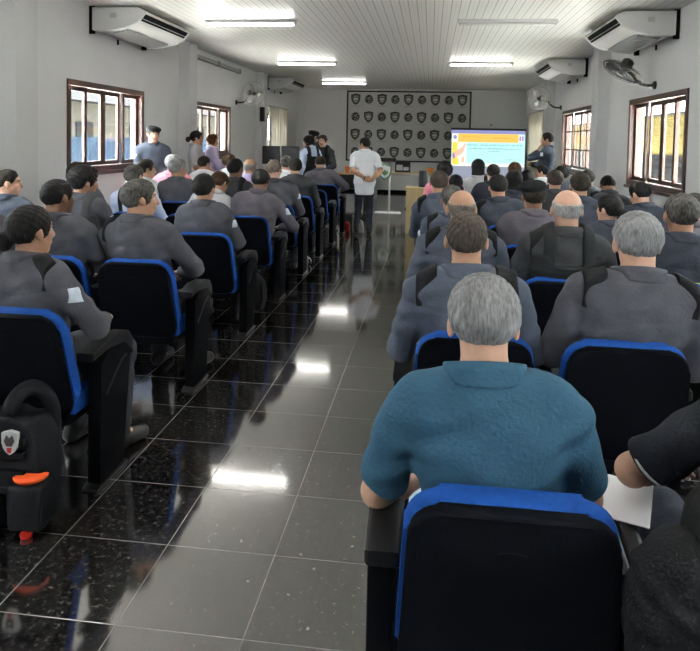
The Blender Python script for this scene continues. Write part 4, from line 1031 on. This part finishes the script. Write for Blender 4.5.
seat(6, 2.0, 2.11, 1.34, 'the man next to the barred window', 'dark haired man seated next to the barred window', shirt='uniform_charcoal', hair='hair_dark', style='short', skin='skin_tan')
seat(7, .80, .73, 1.41, 'the woman with long straight black hair', 'woman with long straight black hair in a grey top with black straps', fem=True, shirt='shirt_grey', strap='R', hair='hair_black', style='long', skin='skin_tan')
seat(7, 1.4, 1.28, 1.38, 'the woman with long brown hair', 'woman with long brown hair below the lower edge of the slide', fem=True, shirt='uniform_plum', hair='hair_brown', style='long', skin='skin_tan')
seat(7, 2.0, 2.0, 1.33, 'the black haired man in the farthest right seat', 'man with rounded black hair in front of the standing right officer', shirt='uniform_navy', hair='hair_black', style='puffy', skin='skin_brown')
seat(8, 2.0, 1.90, 1.30, 'the man in profile with a white collar', 'dark haired man in a white shirt turning his profile to the screen', shirt='shirt_white', hair='hair_black', style='short', skin='skin_light', hy=85, face=True)
# --- left block
seat(1, cL[0], -1.87, 1.33, 'the woman officer with the low bun', 'woman officer with dark hair in a low bun, in the nearest left chair', fem=True, b=1.03, yaw=-14, hy=-16, shirt='uniform_slate', patch='R', epaulet='R', hair='hair_black', style='bun', cap=(-.03, -.120, -.040), skin='skin_tan', face=True,
     arms=dict(L=dict(w=(-.05, .30, .16)), R=dict(w=(.16, .27, .20), p=(1, -.5, -.5), n=(-.5, .2, -1), d=(-.5, .8, 0))))
seat(2, cL[0], -1.91, 1.38, 'the officer with tousled greying hair', 'officer with tousled greying hair turning his face right by the aisle', b=1.16, yaw=-10, hy=-46, shirt='uniform_slate', epaulet='L', hair='hair_greying', style='full', skin='skin_tan', face=True, arms=dict(L=dict(w=(-.08, .28, .16)), R=dict(w=(.10, .27, .17), p=(1.4, -.3, -.5), n=(-.6, .3, -1))))
seat(2, cL[1], -2.49, 1.37, 'the round headed officer two seats in', 'officer with close cropped black hair seated ahead of the woman with the bun', b=1.08, hy=-24, shirt='uniform_slate', hair='hair_black', style='buzz', skin='skin_brown', face=True)
seat(2, cL[2], -3.05, 1.36, 'the officer cut by the photo\'s left edge', 'officer at the very left edge with only a grey shoulder showing', b=1.05, shirt='uniform_slate', hair='hair_dark')
seat(3, cL[0], -1.91, 1.36, 'the woman with hair pinned up at the aisle', 'woman officer with pinned up dark hair at the aisle, third chair back', fem=True, b=1.12, shirt='uniform_slate', hair='hair_black', style='bun', cap=(.0, -.115, .01), skin='skin_tan', patch='R', hy=-10)
seat(3, cL[2], -3.0, 1.39, 'the curly haired officer with a shoulder strap', 'officer with curly black hair and an olive shoulder strap', hy=-42, hp=8, shirt='uniform_slate', vest='uniform_charcoal', patch='R', hair='hair_black', style='curly', skin='skin_tan', face=True)
seat(3, cL[3], -3.71, 1.35, 'the quiffed officer by the left wall', 'young officer with a dark quiff at the far left edge', hy=-60, shirt='uniform_blue', hair='hair_dark', style='high', skin='skin_light', face=True)
seat(4, cL[0], -1.75, 1.35, 'the broad officer leaning to the aisle', 'broad black haired officer in plum grey uniform leaning toward the aisle', b=1.18, lean=2, shirt='uniform_plum', patch='R', hair='hair_black', style='short', skin='skin_brown', hy=-10, hp=10, arms=dict(L=dict(w=(-.08, .3, .14)), R=dict(w=(.20, .27, .17), p=(1, -.3, -.5))))
seat(4, cL[1], -2.24, 1.25, 'the person stooping behind the pinned up hair', 'person in light grey stooping beyond the woman with pinned up hair', s=1.0, lean=14, hp=20, hy=-25, shirt='shirt_grey', hair='hair_brown', style='short', skin='skin_tan')
seat(4, cL[2], -3.12, 1.36, 'the grey brown haired man in pale blue', 'man with grey brown hair in pale blue shirt and black straps', shirt='shirt_pale_blue', strap='L', hair='hair_greying', style='short', skin='skin_light', hy=-15)
seat(4, cL[3], -3.76, 1.38, 'the dark haired officer below the window', 'dark haired officer directly below the near left window', shirt='uniform_slate', hair='hair_dark', style='short', skin='skin_tan', hy=-20)
seat(5, cL[0], -1.90, 1.42, 'the shaven headed officer', 'shaven headed officer in grey uniform by the aisle', b=1.15, shirt='uniform_slate', patch='R', hair='hair_stubble', style='stubble', skin='skin_light', hy=-5)
seat(5, cL[1], -2.38, 1.42, 'the dark skinned man with cropped hair', 'dark skinned man with cropped black hair and black shoulder strap', shirt='uniform_charcoal', strap='R', hair='hair_black', style='buzz', skin='skin_brown', hy=-20)
seat(5, cL[2], -3.14, 1.40, 'the grey haired man facing right', 'grey haired officer facing right in front of the pink shirt', b=1.1, shirt='uniform_slate', hair='hair_grey', style='short', skin='skin_tan', hy=-35, face=True)
seat(5, cL[3], -3.53, 1.38, 'the boyish man in a cream collar', 'dark haired man in a white shirt facing right below the standing officer', shirt='shirt_white', hair='hair_dark', style='short', skin='skin_light', hy=-55, face=True)
seat(6, cL[0], -1.89, 1.40, 'the officer with neat dark hair', 'officer with neat dark hair ahead of the shaven head', b=1.15, shirt='uniform_charcoal', hair='hair_dark', style='short', skin='skin_light', hy=20)
seat(6, cL[1], -2.56, 1.39, 'the balding man in the lilac shirt', 'balding grey haired man in a lilac shirt', shirt='shirt_lilac', hair='hair_grey', style='fringe', skin='skin_tan', hy=-15)
seat(6, cL[3], -3.70, 1.41, 'the person in the pink shirt', 'grey headed person in a bright pink shirt near the left wall', b=1.1, shirt='shirt_pink', hair='hair_white', style='short', skin='skin_light', hy=-20)
seat(7, cL[1], -2.27, 1.40, 'the grey haired man in white near the monitors', 'grey haired man in a white shirt beyond the shaven headed officer', shirt='shirt_white', hair='hair_greying', style='short', skin='skin_light', hy=25)
seat(7, cL[2], -3.27, 1.41, 'the brown haired man in the white shirt', 'brown haired man in a white shirt below the second left window', shirt='shirt_white', hair='hair_brown', style='short', skin='skin_light', hy=-40)
seat(7, cL[3], -3.67, 1.36, 'the dark haired man in a bright white shirt', 'dark haired man in a bright white shirt below the standing grey uniform woman', shirt='shirt_white', hair='hair_dark', style='short', skin='skin_tan', hy=-25)
chair(cL[0], row(7), 'standing empty at the aisle behind the front officer')
seat(8, cL[0], -1.96, 1.38, 'the broad officer in the front left chair', 'broad officer in plum grey leaning over in the front left aisle chair', b=1.3, shirt='uniform_plum', hair='hair_dark', style='short', skin='skin_tan', hy=12, hp=18, arms=dict(L=dict(w=(-.12, .3, .14)), R=dict(w=(.26, .24, .2), p=(1, -.3, -.4))))

# --- standing people
P_ = dict
r7 = person('standing man in a white short sleeved shirt, hands clasped behind his back', -1.15, 11.55, yaw=6, stand=True, s=1.005, b=1.08, lean=0, hy=52, near=8, shirt='shirt_white', sleeve='short', untuck=.13, trousers='denim_dark', hair='hair_black', style='short', skin='skin_tan', face=True, watch='L',
       arms=dict(L=P_(w=(.02, -.20, .09), p=(-1, -.3, 0), d=(.95, .05, -.25), n=(0, 1, .2), side=(0, 0, 1), curl=.3), R=P_(w=(.10, -.225, .05), p=(1, -.3, 0), d=(-.85, .05, .2), n=(0, 1, .2), side=(0, 0, 1), curl=.4)),
       legs=[((-.10, .10, .50), (-.13, -.06, .13)), ((.09, .03, .49), (.10, -.03, .085))])
person('standing officer in a beret and blue grey uniform before the left window', -4.16, 9.45, yaw=212, stand=True, s=1.06, b=1.02, lean=0, near=7, hy=8, shirt='uniform_blue', trousers='uniform_blue', hair='hair_dark', style='short', beret=True, skin='skin_light', face=True, patch='R', belt=True,
       arms=dict(L=P_(w=(-.06, .20, .06), p=(-1, -.5, 0), d=(.9, .1, -.3), n=(0, -1, 0)), R=P_(w=(.06, .22, .04), p=(1, -.5, 0), d=(-.9, .1, -.3), n=(0, -1, 0))))
person('standing woman in a light grey short sleeved uniform, dark hair in a bun', -3.98, 10.82, yaw=-80, stand=True, s=1.04, fem=True, lean=0, near=8, shirt='shirt_grey', sleeve='short', trousers='uniform_charcoal', hair='hair_black', style='bun', cap=(0, -.150, -.025), skin='skin_tan', face=True, belt=True,
       arms=dict(L=P_(w=(-.08, .26, .13), p=(-1, -.6, -.2)), R=P_(w=(.12, .27, .12), p=(.6, -.8, -.2))))
person('standing woman with reddish hair holding papers by the second left window', -4.10, 12.0, yaw=-72, stand=True, s=1.01, fem=True, lean=0, near=8, shirt='shirt_lilac', trousers='uniform_charcoal', hair='hair_red', style='bob', skin='skin_light', face=True, collar='shirt_white',
       arms=dict(L=P_(w=(-.08, .32, .22), p=(-1, -.6, -.4)), R=P_(w=(.10, .33, .22), p=(.8, -.8, -.4))))
t = thing('paper_sheet', 'white papers held by the woman with reddish hair', 'paper', (-3.70, 11.86, 1.13), R(-72))
o = obj('sheet', box(new(), -.13, .13, -.02, .17, -.003, .003), M['paper'], t); o.rotation_euler = (R(35), 0, 0)
person('standing person with pale sleeves and a dark backpack near the front desk', -2.35, 12.75, yaw=48, stand=True, s=1.02, fem=True, lean=2, near=8, shirt='shirt_pale_blue', trousers='denim_dark', hair='hair_black', style='bob', skin='skin_light', vest='vest_black', hy=30, hp=14, face=True)
person('standing person in a dark cap at the back of the front group', -2.45, 13.6, yaw=135, stand=True, s=1.08, lean=0, near=8, shirt='uniform_charcoal', trousers='uniform_charcoal', hair='hair_black', style='short', skin='skin_light', beret=True, face=True)
person('standing woman in glasses and dark jacket facing the audience', -2.17, 13.1, yaw=172, stand=True, s=1.03, fem=True, b=1.08, lean=0, near=8, shirt='uniform_charcoal', trousers='uniform_charcoal', hair='hair_dark', style='full', skin='skin_light', glasses=True, face=True, vest='vest_black',
       arms=dict(L=P_(w=(-.06, .22, .12), p=(-1, -.5, -.1), d=(.9, .2, 0), n=(0, -1, 0)), R=P_(w=(.06, .24, .14), p=(1, -.5, -.1), d=(-.9, .2, 0), n=(0, -1, 0))))
person('standing officer by the right curtain, hand raised to his chin', 2.16, 12.75, yaw=72, stand=True, s=1.10, b=1.05, lean=-2, near=8, shirt='uniform_blue', trousers='uniform_blue', hair='hair_dark', style='short', skin='skin_tan', face=True, hy=12, patch='L',
       arms=dict(L=P_(w=(-.02, .13, .49), p=(-.3, 1, -.5), d=(.1, -.3, .9), n=(.2, -1, 0)), R=P_(w=(-.10, .24, .26), p=(1, -.2, -.6), d=(-.9, .2, 0), n=(0, -1, 0))))

# ------------------------------------------------------------------ bags, vest and jacket
t = thing('tactical_vest', 'black tactical vest with silver badge standing on the floor behind a chair', 'vest', (-1.86, 2.60, 0), R(4))
def vb(P):
    d = sd_ell(P, (0, 0, .25), (.30, .15, .36)); d = np.maximum(d, np.abs(P[:, 1]) - .085); d = smax(d, P[:, 2] - .47, .03)
    d = smin(d, sd_cap(P, (-.18, .0, .46), (-.20, .02, .55), .05, .04), .04)
    d = smax(d, .004 - P[:, 2], .01); return d + .004 * np.sin(P[:, 2] * 45 + 2 * np.sin(P[:, 0] * 20)) + .003 * np.sin(P[:, 0] * 50)
sdf_obj('carrier', vb, (-.4, -.2, -.02), (.4, .2, .65), .007, M['bag_grey'], t)
bm = new(); tube(bm, [(.17 + .075 * math.sin(a_ * 1.0 - 1.15) * 1.0, -.02 + .07 * math.sin(a_ - 1.15), .42 + .165 * math.cos(a_ - 1.15)) for a_ in np.linspace(0, 2.5, 18)] + [(.245, .05, .40), (.24, .05, .30), (.235, .04, .2)], .033, 12)
for v_ in bm.verts: v_.co.y = v_.co.y * .8
obj('shoulder_pad', bm, M['bag_grey'], t, 180)
for z_ in (.16, .23, .31, .37):
    obj('webbing', box(new(), -.20, .19, -.108, -.07, z_, z_ + .028, .004), M['bag_black'], t)
def pouch(name, x0, x1, y0, y1, z0, z1, m):
    return obj(name, box(new(), x0, x1, y0, y1, z0, z1, .022, 3), m, t, 40)
pouch('pouch', .135, .285, -.15, .01, .02, .215, M['bag_grey']); pouch('pouch', -.03, .10, -.155, -.06, .02, .15, M['bag_black']); pouch('pouch', -.22, -.06, -.15, -.06, .03, .2, M['bag_grey'])
obj('buckle', box(new(), -.02, .08, -.175, -.15, .12, .19, .01), M['bag_grey'], t)
obj('pouch_lid', lathe(new(), [(.068, 0), (.072, .012), (.06, .022), (0, .024)], 24, (.205, -.075, .222)), M['orange'], t, 40)
obj('pouch_base', lathe(new(), [(.022, 0), (.025, .016), (0, .016)], 20, (.22, -.142, .002)), M['red'], t, 40)
bd = obj('badge', prism(new(), tr(shield_pts(.036, .052), .135, .385), 'y', -.118, -.098, .003), M['badge_silver'], t)
obj('badge_device', prism(new(), tr([(-.022, .01), (-.012, .035), (0, .02), (.012, .035), (.022, .01), (.012, -.012), (-.012, -.012)], .135, .385), 'y', -.122, -.116), M['badge_dark'], bd)
obj('badge_device', prism(new(), tr([(-.010, -.02), (.010, -.02), (.007, -.04), (-.007, -.04)], .135, .385), 'y', -.122, -.116), M['red'], bd)
def bag(x, y, w_, d_, h_, label, m, rot=0):
    t = thing('backpack', label, 'bag', (x, y, 0), rot, 'bags on the floor')
    def f(P): 
        d = sd_ell(P, (0, 0, h_ * .42), (w_ * .55, d_ * .58, h_ * .62)); d = smax(d, .003 - P[:, 2], .012)
        return d + .005 * np.sin(P[:, 0] * 38 + 2 * np.sin(P[:, 2] * 22)) * np.sin(P[:, 2] * 31)
    sdf_obj('body', f, (-w_, -d_, -.02), (w_, d_, h_ * 1.2), .011, m, t)
    bm = new(); tube(bm, [(-.05, 0, h_ * .95), (-.03, 0, h_ * 1.1), (.03, 0, h_ * 1.1), (.05, 0, h_ * .95)], .012, 8); obj('handle', bm, M['strap_black'], t, 180)
    bm = new(); tube(bm, [(w_ * .3, -d_ * .45, h_ * .75), (w_ * .34, -d_ * .62, h_ * .4), (w_ * .25, -d_ * .5, h_ * .1)], .014, 8); obj('strap', bm, M['strap_black'], t, 180)
bag(-1.70, 6.2, .26, .22, .36, 'black backpack slumped on the tiles behind the plum uniform officer', M['bag_black'], R(20))
bag(-1.62, 8.55, .14, .12, .12, 'small pale bag on the tiles by the fifth left chair', M['shirt_grey'], R(20))

t = thing('paper_sheet', 'white sheet lying on the armrest between the teal and black polos', 'paper', (.545, 1.85, .704), R(-20))
obj('sheet', box(new(), -.08, .08, -.12, .12, 0, .003), M['paper'], t)
t = thing('jacket', 'dark olive jacket with brown lining draped over the chair at right', 'jacket', (.66, 1.36, 0))
def jk(P):
    d = sd_ell(P, (.10, .04, .90), (.19, .13, .12)); d = smin(d, sd_cap(P, (-.02, .09, .92), (-.06, .07, .84), .045, .05), .05)
    d = smin(d, sd_cap(P, (.06, .08, .93), (.3, .08, .99), .055, .075), .06)
    return smax(d, .80 - P[:, 2], .03) + .006 * np.sin(P[:, 0] * 30 + P[:, 2] * 24 + 2 * np.sin(P[:, 2] * 19)) - .004
sdf_obj('collar_and_back', jk, (-.4, -.25, .5), (.5, .35, 1.2), .008, M['jacket_olive'], t)
def jl(P):
    d = sd_ell(P, (.13, .03, .66), (.20, .13, .26)); d = smax(d, P[:, 2] - .835, .02)
    return d + .009 * np.sin(P[:, 0] * 42 + 3 * np.sin(P[:, 2] * 14))
sdf_obj('lining', jl, (-.4, -.25, .3), (.5, .3, 1.0), .008, M['lining_brown'], t)
def jp(P):
    d = smin(sd_ell(P, (-.135, .02, .70), (.095, .12, .19)), sd_ell(P, (-.105, .0, .60), (.095, .11, .22)), .05)
    return d + .009 * np.sin(P[:, 0] * 60 + 2 * np.sin(P[:, 2] * 40)) * np.sin(P[:, 2] * 45)
sdf_obj('sleeve', jp, (-.35, -.2, .3), (.2, .25, 1.0), .007, M['bag_black'], t)
bm = new(); tube(bm, [(-.07, -.02, .815), (-.02, -.075, .824), (.05, -.108, .830), (.12, -.118, .834), (.20, -.100, .838), (.27, -.04, .84)], .012, 8); obj('piping', bm, M['piping_grey'], t, 180)
